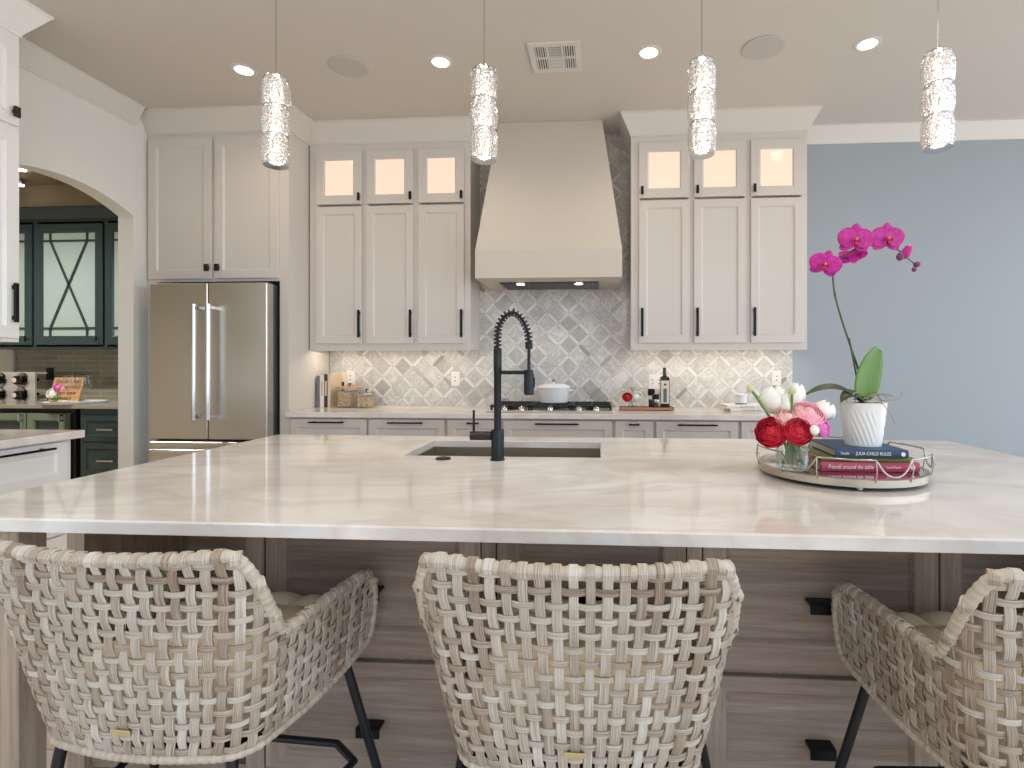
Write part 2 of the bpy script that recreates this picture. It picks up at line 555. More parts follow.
    def ribbon(s, pts, nrm, w, th, uvo):
        """a flat woven strand along pts with surface normals nrm"""
        N = len(pts)
        prof = [(-.5, -.35), (-.5, .25), (-.42, .5), (.42, .5), (.5, .25), (.5, -.35)]
        P = len(prof)
        vs, fs, uvs = [], [], []
        L = 0
        Ls = []
        for i in range(N):
            t = (pts[min(i + 1, N - 1)] - pts[max(i - 1, 0)]).normalized()
            nn = (nrm[i] - t * nrm[i].dot(t)).normalized()
            sd = nn.cross(t)
            if i: L += (pts[i] - pts[i - 1]).length
            Ls.append(L)
            for a, b in prof:
                vs.append(pts[i] + sd * (a * w) + nn * (b * th))
        for i in range(N - 1):
            for k in range(P):
                l = (k + 1) % P
                fs.append([i * P + k, i * P + l, (i + 1) * P + l, (i + 1) * P + k])
                a0, a1 = prof[k][0] * w + uvo[1], prof[l][0] * w + uvo[1]
                uvs.append([(Ls[i] + uvo[0], a0), (Ls[i] + uvo[0], a1), (Ls[i + 1] + uvo[0], a1), (Ls[i + 1] + uvo[0], a0)])
        return s.add(vs, fs, uvs)
    def done(s, name, mat, parent=None, smooth=35, label=None):
        me = bpy.data.meshes.new(name)
        M4 = s.m
        org = ORG.get(parent.name, Vector()) if parent else Vector()
        vv = [((M4 @ p) if M4 else p) - org for p in s.v]
        me.from_pydata([tuple(p) for p in vv], [], s.f)
        mats = mat if isinstance(mat, (list, tuple)) else [mat]
        for mm in mats:
            me.materials.append(mm)
        if s.mi:
            for k, v in s.mi.items():
                me.polygons[k].material_index = v
        if s.uv:
            ul = me.uv_layers.new(name='UVMap')
            for p in me.polygons:
                u = s.uv.get(p.index)
                if u:
                    for li, uvv in zip(p.loop_indices, u):
                        ul.data[li].uv = uvv
        if smooth:
            me.polygons.foreach_set('use_smooth', [True] * len(me.polygons))
            me.set_sharp_from_angle(angle=math.radians(smooth))
        me.update()
        o = bpy.data.objects.new(name, me)
        COL.objects.link(o)
        if parent:
            o.parent = parent
            ORG[o.name] = org
        if label:
            o['label'] = label
        return o

def thing(name, label, cat, loc=(0, 0, 0), group=None):
    o = bpy.data.objects.new(name, None)
    COL.objects.link(o)
    o.empty_display_size = 0.05
    o.location = loc
    o['label'] = label
    o['category'] = cat
    if group: o['group'] = group
    ORG[o.name] = Vector(loc)
    return o

def tag(o, label, cat, group=None, kind=None):
    o['label'] = label
    o['category'] = cat
    if group: o['group'] = group
    if kind: o['kind'] = kind
    return o

def struct(name, g, mat, smooth=35, label=None, cat=None):
    o = g.done(name, mat, None, smooth)
    o['kind'] = 'structure'
    if label: o['label'] = label
    if cat: o['category'] = cat
    return o

def copy_tree(o, parent=None):
    c = o.copy()
    COL.objects.link(c)
    if parent: c.parent = parent
    for ch in list(o.children):
        copy_tree(ch, c)
    return c

def setpos(o, loc, rz=0.0):
    o.location = loc
    o.rotation_euler = (0, 0, rz)

def text_mesh(body, size, mat, name, parent, origin, xdir, up, ext=0.0004, align='CENTER', squash=1.0, shear=0.0):
    cu = bpy.data.curves.new('lettering', 'FONT')
    cu.body = body
    cu.size = size
    cu.extrude = ext
    cu.shear = shear
    cu.align_x = align
    cu.align_y = 'CENTER'
    cu.resolution_u = 3
    tmp = bpy.data.objects.new('lettering', cu)
    COL.objects.link(tmp)
    bpy.context.view_layer.update()
    dg = bpy.context.evaluated_depsgraph_get()
    me = bpy.data.meshes.new_from_object(tmp.evaluated_get(dg))
    bpy.data.objects.remove(tmp)
    xd, ud = Vector(xdir).normalized(), Vector(up).normalized()
    nd = xd.cross(ud)
    org = ORG.get(parent.name, Vector())
    o0 = Vector(origin) - org
    for v in me.vertices:
        p = v.co.copy()
        v.co = o0 + xd * (p.x * squash) + ud * p.y + nd * p.z
    me.materials.clear()
    me.materials.append(mat)
    o = bpy.data.objects.new(name, me)
    COL.objects.link(o)
    o.parent = parent
    ORG[o.name] = org
    return o

def spot(name, loc, power, color, parent=None, size=2.2, blend=0.8, radius=0.05):
    l = bpy.data.lights.new(name, 'SPOT')
    l.energy = power
    l.color = color
    l.spot_size = size
    l.spot_blend = blend
    l.shadow_soft_size = radius
    o = bpy.data.objects.new(name, l)
    COL.objects.link(o)
    if parent:
        o.parent = parent
        o.location = Vector(loc) - ORG[parent.name]
    else:
        o.location = loc
    return o

def point(name, loc, power, color, parent=None, radius=0.03):
    l = bpy.data.lights.new(name, 'POINT')
    l.energy = power
    l.color = color
    l.shadow_soft_size = radius
    o = bpy.data.objects.new(name, l)
    COL.objects.link(o)
    o.parent = parent
    o.location = Vector(loc) - (ORG[parent.name] if parent else Vector())
    return o

def area(name, loc, sx, sy, power, color, parent=None, rot=(0, 0, 0)):
    l = bpy.data.lights.new(name, 'AREA')
    l.shape = 'RECTANGLE'
    l.size, l.size_y = sx, sy
    l.energy = power
    l.color = color
    o = bpy.data.objects.new(name, l)
    COL.objects.link(o)
    o.rotation_euler = rot
    o.parent = parent
    o.location = Vector(loc) - (ORG[parent.name] if parent else Vector())
    return o

WARM = (1.0, 0.80, 0.58)
NEUT = (1.0, 0.90, 0.78)

# ------------------------------------------------------------------ room shell
WY = 4.40          # back wall
CZ = 3.16          # ceiling
LX = -3.43         # left wall
struct('floor', G().box(-7.5, 4.2, -2.2, 5.2, -0.05, 0.0), M['floor'], 0)
struct('ceiling', G().box(-3.43, 4.6, -1.3, 4.52, CZ, CZ + 0.1), M['ceil'], 0)
struct('wall_back', G().box(-3.43, 6.0, WY, WY + 0.12, 0, CZ), M['backwall'], 0)

def arch_wall():
    g = G()
    yc, hw, zs, za = 3.17, 0.51, 2.355, 2.475
    R = (hw * hw + (za - zs) ** 2) / (2 * (za - zs))
    arc = []
    for i in range(25):
        y = yc - hw + 2 * hw * i / 24
        arc.append((y, za - R + math.sqrt(R * R - (y - yc) ** 2)))
    x0, x1 = LX - 0.12, LX
    g.box(x0, x1, -4.5, yc - hw, 0, CZ)
    g.box(x0, x1, yc + hw, WY + 0.12, 0, CZ)
    for i in range(24):
        (a, za_), (b, zb_) = arc[i], arc[i + 1]
        vs = [(x0, a, za_), (x0, b, zb_), (x0, b, CZ), (x0, a, CZ), (x1, a, za_), (x1, b, zb_), (x1, b, CZ), (x1, a, CZ)]
        g.add(vs, [(0, 3, 2, 1), (4, 5, 6, 7), (0, 1, 5, 4), (3, 7, 6, 2)])
    return g
struct('wall_left', arch_wall(), M['wall'], 40)
# pantry beyond the arch
struct('wall_pantry', G().box(-7.2, LX - .12, 4.95, 5.07, 0, 3.06), M['pantrywall'], 0)
struct('wall_pantry_side', G().box(-7.32, -7.2, 1.0, 5.07, 0, 3.06), M['wall'], 0)
struct('wall_pantry_front', G().box(-7.2, LX - .12, .9, 1.0, 0, 3.06), M['wall'], 0)
struct('ceiling_pantry', G().box(-7.2, LX - .12, 1.0, 5.07, 3.06, 3.16), M['pantrywall'], 0)
struct('backsplash_pantry', G().box(-5.86, LX - .12, 4.94, 4.95, 0.914, 1.46), M['striptile'], 0)
g = G().box(-7.2, -5.86, 4.92, 4.95, 0.914, 1.46)
struct('trim_pantry', g, M['wall'], 0)
struct('backsplash', G().box(-2.31, 1.545, WY - 0.012, WY, 0.90, CZ), M['tile'], 0)

def crown_profile(d, h):
    """(out, z below the ceiling) points of a cove crown"""
    return [(0, -h), (d * .10, -h), (d * .12, -h * .95), (d * .94, -h * .09), (d, -h * .07), (d, 0), (0, 0)]

g = G()
g.prism([(WY - o, CZ + z) for o, z in crown_profile(.085, .125)], 1.545, 6.0, 'x')
struct('trim_1', g, M['trim'], 0, 'white crown molding along the blue-grey back wall', 'molding')
g = G()
g.prism([(LX + o, CZ + z) for o, z in crown_profile(.085, .135)], -2.6, 3.69, 'y')
struct('trim_2', g, M['trim'], 0, 'white crown molding above the arch on the left wall', 'molding')
g = G()
g.box(1.56, 6.0, WY - .016, WY, 0, .13, .004)
struct('baseboard_back', g, M['trim'], 0)

# ------------------------------------------------------------------ cabinetry helpers
def bar_pull(parent, c, length, horizontal, mat, name='handle', out=0.03, w=0.011, org=None, m=None):
    g = G()
    g.m = m
    x, y, z = c                     # y is the face it is screwed to
    h = length / 2
    if horizontal:
        g.box(x - h, x + h, y - out - w, y - out, z - w / 2, z + w / 2, .002)
        for sx in (-1, 1):
            g.box(x + sx * h * .78 - w / 2, x + sx * h * .78 + w / 2, y - out - .001, y, z - w / 2, z + w / 2)
    else:
        g.box(x - w / 2, x + w / 2, y - out - .010, y - out, z - h, z + h, .002)
        for sz in (-1, 1):
            g.box(x - w / 2, x + w / 2, y - out - .001, y, z + sz * h * .78 - w / 2, z + sz * h * .78 + w / 2)
    return g.done(name, mat, parent, 0)

def knob(parent, c, mat, name='knob', w=0.022, h=0.034, out=0.028, m=None):
    g = G()
    g.m = m
    x, y, z = c
    g.box(x - w * .3, x + w * .3, y - out, y, z - w * .3, z + w * .3)
    g.box(x - w / 2, x + w / 2, y - out - .01, y - out + .002, z - h / 2, z + h / 2, .002)
    return g.done(name, mat, parent, 0)

# ---- wall cabinets either side of the hood
def wall_cabinet(x0, x1, d0, d1, side, label, group):
    yf = 4.07
    t = thing('wall_cabinet', label, 'cabinet', ((x0 + x1) / 2, yf, 1.39), group)
    g = G()
    zt = 3.0
    # carcass as face frame + box with an open lit top compartment
    g.box(x0, x1, yf, WY - .013, 1.425, 2.515)
    g.box(x0, x0 + .018, yf, WY - .013, 2.515, zt)
    g.box(x1 - .018, x1, yf, WY - .013, 2.515, zt)
    g.box(x0 + .018, x1 - .018, WY - .03, WY - .013, 2.515, zt)
    g.box(x0 + .018, x1 - .018, yf, WY - .03, 2.925, zt)
    g.box(x0 + .018, d0 + .01, yf, yf + .02, 2.515, 2.925)
    g.box(d1 - .01, x1 - .018, yf, yf + .02, 2.515, 2.925)
    g.done('carcass', M['cab'], t, 0)
    for xa in (x0, x1 - .012):
        G().box(xa, xa + .012, yf + .02, WY - .013, 1.378, 1.425).done('side_skirt', M['cab'], t, 0)
    # bottom light rail
    G().box(x0, x1, yf, yf + .02, 1.372, 1.425).done('light_rail', M['cab'], t, 0)
    up = G().panel(d0, d1, 2.525, 2.945, yf - .021, rail=.064, glass=True).done('glass_door', M['cab'], t, 0)
    G().box(d0 + .06, d1 - .06, yf - .012, yf - .007, 2.585, 2.885).done('pane', M['litpane'], up, 0, 'frosted pane lit from inside')
    low = G().panel(d0, d1, 1.425, 2.505, yf - .021, rail=.056).done('door', M['cab'], t, 0)
    hx = d1 - .018 if side == 'r' else d0 + .024
    bar_pull(low, (hx, yf - .021, 1.582), .215, False, M['black'], w=.019, out=.011)
    knob(up, (hx, yf - .021, 2.578), M['black'], w=.019, h=.062, out=.014)
    # warm strip light fixed under the cabinet
    s = G().box(x0 + .03, x1 - .03, yf + .10, yf + .125, 1.414, 1.4245)
    s.done('strip_light', M['white'], t, 0)
    area('strip_lamp', ((x0 + x1) / 2, yf + .112, 1.412), x1 - x0 - .08, .02, UC_POWER, (1.0, .86, .68), t)
    return t
UC_POWER = 1.15
wall_cabinet(-2.305, -1.856, -2.247, -1.874, 'r', 'wall cabinet with lit glass top, next to the refrigerator panel', 'wall cabinets left of the hood')
wall_cabinet(-1.856, -1.441, -1.838, -1.461, 'r', 'middle wall cabinet of the three left of the hood, lit glass top', 'wall cabinets left of the hood')
wall_cabinet(-1.441, -1.011, -1.421, -1.057, 'r', 'wall cabinet with lit glass top, immediately left of the hood', 'wall cabinets left of the hood')
wall_cabinet(.233, .688, .291, .672, 'l', 'wall cabinet with lit glass top, immediately right of the hood', 'wall cabinets right of the hood')
wall_cabinet(.688, 1.105, .703, 1.087, 'l', 'middle wall cabinet of the three right of the hood, lit glass top', 'wall cabinets right of the hood')
wall_cabinet(1.105, 1.539, 1.124, 1.502, 'l', 'wall cabinet with lit glass top, beside the bare blue-grey wall', 'wall cabinets right of the hood')

def mitred_crown(path, out, h, z0, extra_in=0.0):
    """crown swept along an xy path with mitred corners; outward is to the right of travel"""
    prof = [(0, 0), (out * .08, 0), (out * .10, h * .08), (out * .94, h * .90), (out, h * .92), (out, h), (0, h)]
    N = len(path)
    nrm = []
    for i in range(N - 1):
        d = (Vector(path[i + 1]) - Vector(path[i])).normalized()
        nrm.append(Vector((d.y, -d.x)))
    loops = []
    for i in range(N):
        if i == 0: m = nrm[0]
        elif i == N - 1: m = nrm[-1]
        else:
            a, b = nrm[i - 1], nrm[i]
            m = (a + b) / (1 + a.dot(b))
        loops.append([(path[i][0] + m.x * o, path[i][1] + m.y * o, z0 + z) for o, z in prof])
    return G().loops(loops, cap0=True, cap1=True)

o = mitred_crown([(-2.308, 4.07), (-1.011, 4.07), (-1.011, 4.385)], .085, .16, 3.0).done('crown_molding', M['cab'], None, 0)
tag(o, 'painted crown molding above wall cabinets left of the hood', 'molding')
o = mitred_crown([(.233, 4.385), (.233, 4.07), (1.539, 4.07), (1.539, 4.40)], .085, .16, 3.0).done('crown_molding', M['cab'], None, 0)
tag(o, 'painted crown molding above wall cabinets right of the hood', 'molding')

# ---- cabinet over and around the refrigerator
t = thing('refrigerator_surround', 'tall painted cabinet with two doors enclosing the steel refrigerator', 'cabinet', (-2.87, 3.79, 0))
g = G()
g.box(-3.428, -2.315, 3.80, 4.399, 1.885, 3.0)
g.done('upper_box', M['cab'], t, 0)
G().box(-2.385, -2.315, 3.80, 4.399, 0, 1.885).done('side_panel', M['cab'], t, 0)
G().box(-3.428, -3.345, 3.80, 4.399, 0, 1.885).done('side_panel', M['cab'], t, 0)
for x0, x1, hx in ((-3.405, -2.905, -2.932), (-2.880, -2.388, -2.852)):
    d = G().panel(x0, x1, 1.905, 2.965, 3.779, rail=.062).done('door', M['cab'], t, 0)
    knob(d, (hx, 3.779, 1.985), M['bronze'], w=.034, h=.052, out=.014)
mitred_crown([(-3.428, 3.80), (-2.315, 3.80), (-2.315, 4.07)], .085, .16, 3.0).done('crown', M['cab'], t, 0)

# ---- refrigerator
t = thing('refrigerator', 'stainless french-door refrigerator with long bar handles', 'refrigerator', (-2.86, 3.9, 0))
G().box(-3.305, -2.408, 3.775, 4.38, .05, 1.855, .004).done('body', M['darkgrey'], t, 0)
for x0, x1, hx in ((-3.305, -2.860, -2.912), (-2.853, -2.408, -2.806)):
    d = G().box(x0, x1, 3.68, 3.765, .715, 1.857, .006).done('door', M['steel'], t, 0)
    g = G()
    g.tube([(hx, 3.615, .865), (hx, 3.615, 1.695)], .0185, 18)
    for z in (.885, 1.672):
        g.box(hx - .014, hx + .014, 3.60, 3.682, z - .014, z + .014, .004)
    g.done('handle', M['chrome'], d, 40)
d = G().box(-3.305, -2.408, 3.68, 3.765, .10, .698, .006).done('freezer_drawer', M['steel'], t, 0)
g = G()
g.tube([(-3.24, 3.615, .64), (-2.475, 3.615, .64)], .0145, 14)
for x in (-3.2, -2.515):
    g.box(x - .014, x + .014, 3.60, 3.682, .626, .654, .004)
g.done('handle', M['chrome'], d, 40)
G().box(-3.29, -2.42, 3.70, 3.76, .02, .095).done('kick_plate', M['dark'], t, 0)

# ---- base cabinets and perimeter counter
def base_cabinet(x0, x1, d0, d1, pull, label, cook=False):
    yf = 3.79
    t = thing('base_cabinet', label, 'cabinet', ((x0 + x1) / 2, yf, 0), 'base cabinets under the back counter')
    g = G()
    g.box(x0, x1, yf, WY - .013, .10, .872)
    g.box(x0, x1, yf + .06, WY - .013, 0, .10)
    g.done('carcass', M['basecab'], t, 0)
    d = G().panel(d0, d1, .665, .862, yf - .021, rail=.05, rail_z=.062).done('drawer', M['basecab'], t, 0)
    bar_pull(d, ((d0 + d1) / 2, yf - .021, .840), pull, True, M['black'], w=.011)
    if d1 - d0 > .5:
        h = (d0 + d1) / 2
        for a, b, hx in ((d0, h - .003, h - .04), (h + .003, d1, h + .04)):
            q = G().panel(a, b, .115, .65, yf - .021, rail=.055).done('door', M['basecab'], t, 0)
            bar_pull(q, (hx, yf - .021, .55), .16, False, M['black'])
    else:
        q = G().panel(d0, d1, .115, .65, yf - .021, rail=.055).done('door', M['basecab'], t, 0)
        bar_pull(q, (d1 - .04, yf - .021, .55), .16, False, M['black'])
base_cabinet(-2.310, -1.697, -2.285, -1.708, .266, 'base cabinet under the standing cookbooks and canisters')
base_cabinet(-1.697, -1.115, -1.687, -1.128, .262, 'wide base cabinet left of the faucet, second from refrigerator')
base_cabinet(-1.115, -.712, -1.105, -.724, .085, 'narrow base cabinet partly hidden behind the black faucet')
base_cabinet(-.712, .092, -.697, .080, .31, 'widest base cabinet, centered below the gas cooktop')
base_cabinet(.092, .380, .104, .368, .075, 'narrowest base cabinet, just right of the cooktop')
base_cabinet(.380, .968, .392, .956, .275, 'wide base cabinet below the copper tray of bottles')
base_cabinet(.968, 1.535, .980, 1.520, .26, 'rightmost base cabinet of the back run, behind the bouquet')
o = G().box(-2.312, 1.545, 3.74, WY - .0125, .874, .914, .004).done('back_countertop', M['quartz2'], None, 0)
tag(o, 'pale quartz countertop along the tiled back wall', 'countertop')

# ---- range hood
t = thing('range_hood', 'tapered plaster range hood above the gas cooktop', 'range hood', (-.375, 4.0, 1.885))
xl, xr, yf, yb = -.905, .153, 3.78, WY - .0125
tl, tr, ty = -.80, .012, 4.122
def lp(x0, x1, y, z): return [(x0, y, z), (x1, y, z), (x1, yb, z), (x0, yb, z)]
i_ = .045
g = G()
g.loops([lp(xl, xr, yf, 1.885), lp(xl, xr, yf, 2.085), lp(tl, tr, ty, CZ - .001)], cap0=True, cap1=True)
g.done('canopy', M['hood'], t, 0)
fl = G()
fl.box(-.770, -.012, 3.98, 4.36, 1.8815, 1.8848)
for k in range(30):
    x = -.755 + k * .0244
    fl.box(x, x + .012, 4.0, 4.34, 1.877, 1.8818)
fl.done('grease_filter', M['gunmetal'], t, 0)
for x in (-.61, -.165):
    lampo = G().lathe([(.030, 1.872), (.030, 1.8815)], (x, 4.03, 0), 20).done('hood_light', M['hoodlamp'], t, 30)
    spot('hood_spot', (x, 4.06, 1.865), 5, (1.0, .95, .88), t, 2.0, .6, .03)

# ------------------------------------------------------------------ island
t = thing('island_worktop', 'large pale quartz island worktop with rectangular sink cutout', 'countertop', (0, 1.8, .914))
X0, X1, Y0, Y1, ZT, TH = -1.605, 1.585, 1.112, 2.535, .914, .030
SX0, SX1, SY0, SY1 = -.762, .0, 1.985, 2.392
g = G()
b = .004
def rect(i, z, o=0): return [(X0 + i, Y0 + i, z), (X1 - i, Y0 + i, z), (X1 - i, Y1 - i, z), (X0 + i, Y1 - i, z)]
def hole(i, z): return [(SX0 - i, SY0 - i, z), (SX1 + i, SY0 - i, z), (SX1 + i, SY1 + i, z), (SX0 - i, SY1 + i, z)]
g.loops([hole(.0, ZT - TH), rect(0, ZT - TH), rect(0, ZT - b), rect(b, ZT), hole(.003, ZT), hole(0, ZT - .003), hole(0, ZT - TH)])
g.done('slab', M['quartz'], t, 0)
for x in (X0 + .14, X1 - .20):
    G().box(x, x + .07, 1.18, 1.25, 0, ZT - TH, .003).done('leg', M['oakz'], t, 0, 'grey oak square post')

def island_cabinet(x0, x1, label):
    yf = 1.50
    t = thing('island_cabinet', label, 'cabinet', ((x0 + x1) / 2, yf, 0), 'drawer cabinets on the stool side of the island')
    g = G()
    g.box(x0, x1, yf, 1.90, .08, .883)
    g.box(x0, x1, yf + .05, 1.90, 0, .08)
    g.done('carcass', M['oakz'], t, 0)
    for z0, z1, pz in ((.425, .88, .612), (.09, .408, .225)):
        d = G().panel(x0 + .003, x1 - .003, z0, z1, yf - .021, rail=.062, rail_z=.075 if z0 > .3 else .04, depth=.010, stile_mi=1).done('drawer', [M['oakx'], M['oakz']], t, 0)
        g = G()
        cx = (x0 + x1) / 2
        g.box(cx - .034, cx + .034, yf - .052, yf - .044, pz - .016, pz + .014, .002)
        g.box(cx - .034, cx + .034, yf - .045, yf - .010, pz + .004, pz + .014, .002)
        g.done('pull', M['black'], d, 0)
    return t
island_cabinet(-.975, -.335, 'grey oak drawer cabinet in island, behind the left stool')
island_cabinet(-.295, .238, 'grey oak drawer cabinet in island, behind the center stool')
island_cabinet(.278, .905, 'grey oak drawer cabinet in island, beside the right stool')
for x0, x1, lb in ((-.335, -.295, 'left'), (.238, .278, 'right')):
    o = G().box(x0, x1, 1.478, 1.90, .0, .883).done('filler_strip', M['oakz'], None, 0)
    tag(o, 'vertical grey oak strip between island drawers, %s of center stool' % lb, 'strip')

def nook(xa, xb, xs0, xs1, label):
    """open shelf bay at an end of the island; xs is the wide stile next to the drawers"""
    t = thing('open_shelf_bay', label, 'shelf', ((xa + xb) / 2, 1.5, 0))
    G().box(xa, xa + .055, 1.48, 1.90, 0, .883).done('side_panel', M['oakz'], t, 0)
    G().box(xb - .055, xb, 1.48, 1.90, 0, .883).done('side_panel', M['oakz'], t, 0)
    G().box(xa + .055, xb - .055, 1.88, 1.90, .0, .883).done('back_panel', M['oakx'], t, 0)
    G().box(xa + .055, xb - .055, 1.50, 1.88, .05, .08).done('shelf', M['oakx'], t, 0)
    G().box(xa + .055, xb - .055, 1.50, 1.88, .42, .445).done('shelf', M['oakx'], t, 0)
nook(-1.590, -.977, 0, 0, 'open oak shelf bay at left end of island')
nook(.907, 1.570, 0, 0, 'open oak shelf bay at right end of island')
t = thing('sink_cabinet', 'oak cabinet run on the far sink side of island', 'cabinet', (0, 2.2, 0))
g = G()
g.box(-1.59, -.80, 1.902, 2.50, .08, .883)
g.box(.04, 1.57, 1.902, 2.50, .08, .883)
g.box(-.80, .04, 1.902, 2.50, .08, .66)
g.box(-.80, .04, 1.902, 1.955, .66, .883)
g.box(-.80, .04, 2.425, 2.50, .66, .883)
g.box(-1.59, 1.57, 1.95, 2.44, 0, .08)
g.done('carcass', M['oakz'], t, 0)
for k in range(5):
    a = -1.58 + k * .63
    G().panel(a, a + .62, .10, .87, 2.521, rail=.06).done('door', M['oakz'], t, 0) if False else None
# far doors face the hood
for k in range(5):
    a = -1.58 + k * .63
    gg = G().panel(-a - .62, -a, .10, .87, -2.521, rail=.06)
    gg.m = Matrix.Rotation(PI, 4, 'Z')
    gg.done('door', M['oakz'], t, 0)

# ---- sink
t = thing('sink', 'undermount stainless sink set in the island', 'sink', (-.38, 2.19, .68))
g = G()
def sl(i, z, r=.02): return [(SX0 - .005 + i, SY0 - .005 + i, z), (SX1 + .005 - i, SY0 - .005 + i, z), (SX1 + .005 - i, SY1 + .005 - i, z), (SX0 - .005 + i, SY1 + .005 - i, z)]
g.loops([sl(-.025, .8825), sl(0, .8825), sl(.002, .70), sl(.02, .685)], cap1=True)
g.loops([sl(-.025, .8825), sl(-.025, .878), sl(-.004, .878), sl(-.004, .68)], cap1=False)
g.done('basin', M['sinksteel'], t, 0)
G().lathe([(.055, .686), (.055, .689), (.04, .689), (.035, .6865)], (-.38, 2.19, 0), 24).done('drain', M['chrome'], t, 40)

# ---- faucet
t = thing('faucet', 'tall black spring-neck faucet standing before the sink', 'faucet', (-.374, 1.91, .914))
FX, FY = -.374, 1.91
G().lathe([(.027, .9145), (.027, .918), (.0235, .92), (.0235, 1.02), (.022, 1.026)], (FX, FY, 0), 28).done('base', M['gunmetal'], t, 40)
G().lathe([(.0135, 1.02), (.0135, 1.235), (.0150, 1.24), (.0150, 1.318), (.0125, 1.322)], (FX, FY, 0), 24).done('column', M['gunmetal'], t, 40)
g = G()
g.tube([(FX - .022, FY, 1.002), (FX - .10, FY, 1.002)], .0165, 18)
g.done('lever_body', M['bronze'], t, 40)
g = G()
g.tube([(FX - .088, FY, 1.01), (FX - .088, FY, 1.095)], .0042, 10)
g.done('lever', M['black'], t, 40)
# spring arch
arc = []
for i in range(121):
    a = i / 120
    if a < .12: arc.append(Vector((FX, FY, 1.322 + a / .12 * .045)))
    else:
        th = PI * (a - .12) / .88
        arc.append(Vector((FX + .0575 - .0575 * math.cos(th), FY, 1.367 + .085 * math.sin(th) - max(0, (a - .56) / .44) * .03)))
def resample(pts, n):
    L = [0]
    for i in range(1, len(pts)): L.append(L[-1] + (pts[i] - pts[i - 1]).length)
    out = []
    k = 0
    for i in range(n):
        d = L[-1] * i / (n - 1)
        while k < len(pts) - 2 and L[k + 1] < d: k += 1
        f = (d - L[k]) / max(1e-9, L[k + 1] - L[k])
        out.append(pts[k].lerp(pts[k + 1], min(1, max(0, f))))
    return out
ac = resample(arc, 30)
G().tube(ac, .0055, 10).done('hose', M['dark'], t, 60)
turns = 21
fine = resample(arc, turns * 14)
coil = []
for i, p in enumerate(fine):
    tt = (fine[min(i + 1, len(fine) - 1)] - fine[max(i - 1, 0)]).normalized()
    u = Vector((0, 1, 0)); w = tt.cross(u)
    a = 2 * PI * i / 14
    coil.append(p + (u * math.cos(a) + w * math.sin(a)) * .0130)
G().tube(coil, .0026, 6).done('spring', M['gunmetal'], t, 60)
HX = FX + .115
g = G()
g.lathe([(.0125, 1.318), (.0135, 1.322), (.0135, 1.34), (.011, 1.343)], (HX, FY, 0), 18)
g.lathe([(.006, 1.235), (.006, 1.32)], (HX, FY, 0), 14)
g.done('hose_end', M['gunmetal'], t, 40)
g = G()
g.lathe([(.0145, 1.152), (.0185, 1.155), (.0185, 1.225), (.012, 1.243)], (HX, FY, 0), 20)
g.box(HX + .016, HX + .022, FY - .006, FY + .006, 1.18, 1.215, .002)
g.done('spray_head', M['gunmetal'], t, 40)
g = G()
g.box(FX, HX, FY - .007, FY + .007, 1.226, 1.240, .003)
g.lathe([(.0165, 1.226), (.0165, 1.242)], (HX, FY, 0), 18)
g.done('holder_arm', M['gunmetal'], t, 40)
o = G().lathe([(.028, .9143), (.028, .918), (.022, .921), (.012, .9215), (.011, .920)], (-.578, 1.917, 0), 24).done('disposal_button', M['gunmetal'], None, 40)
tag(o, 'small round dark button on worktop left of the faucet', 'button')

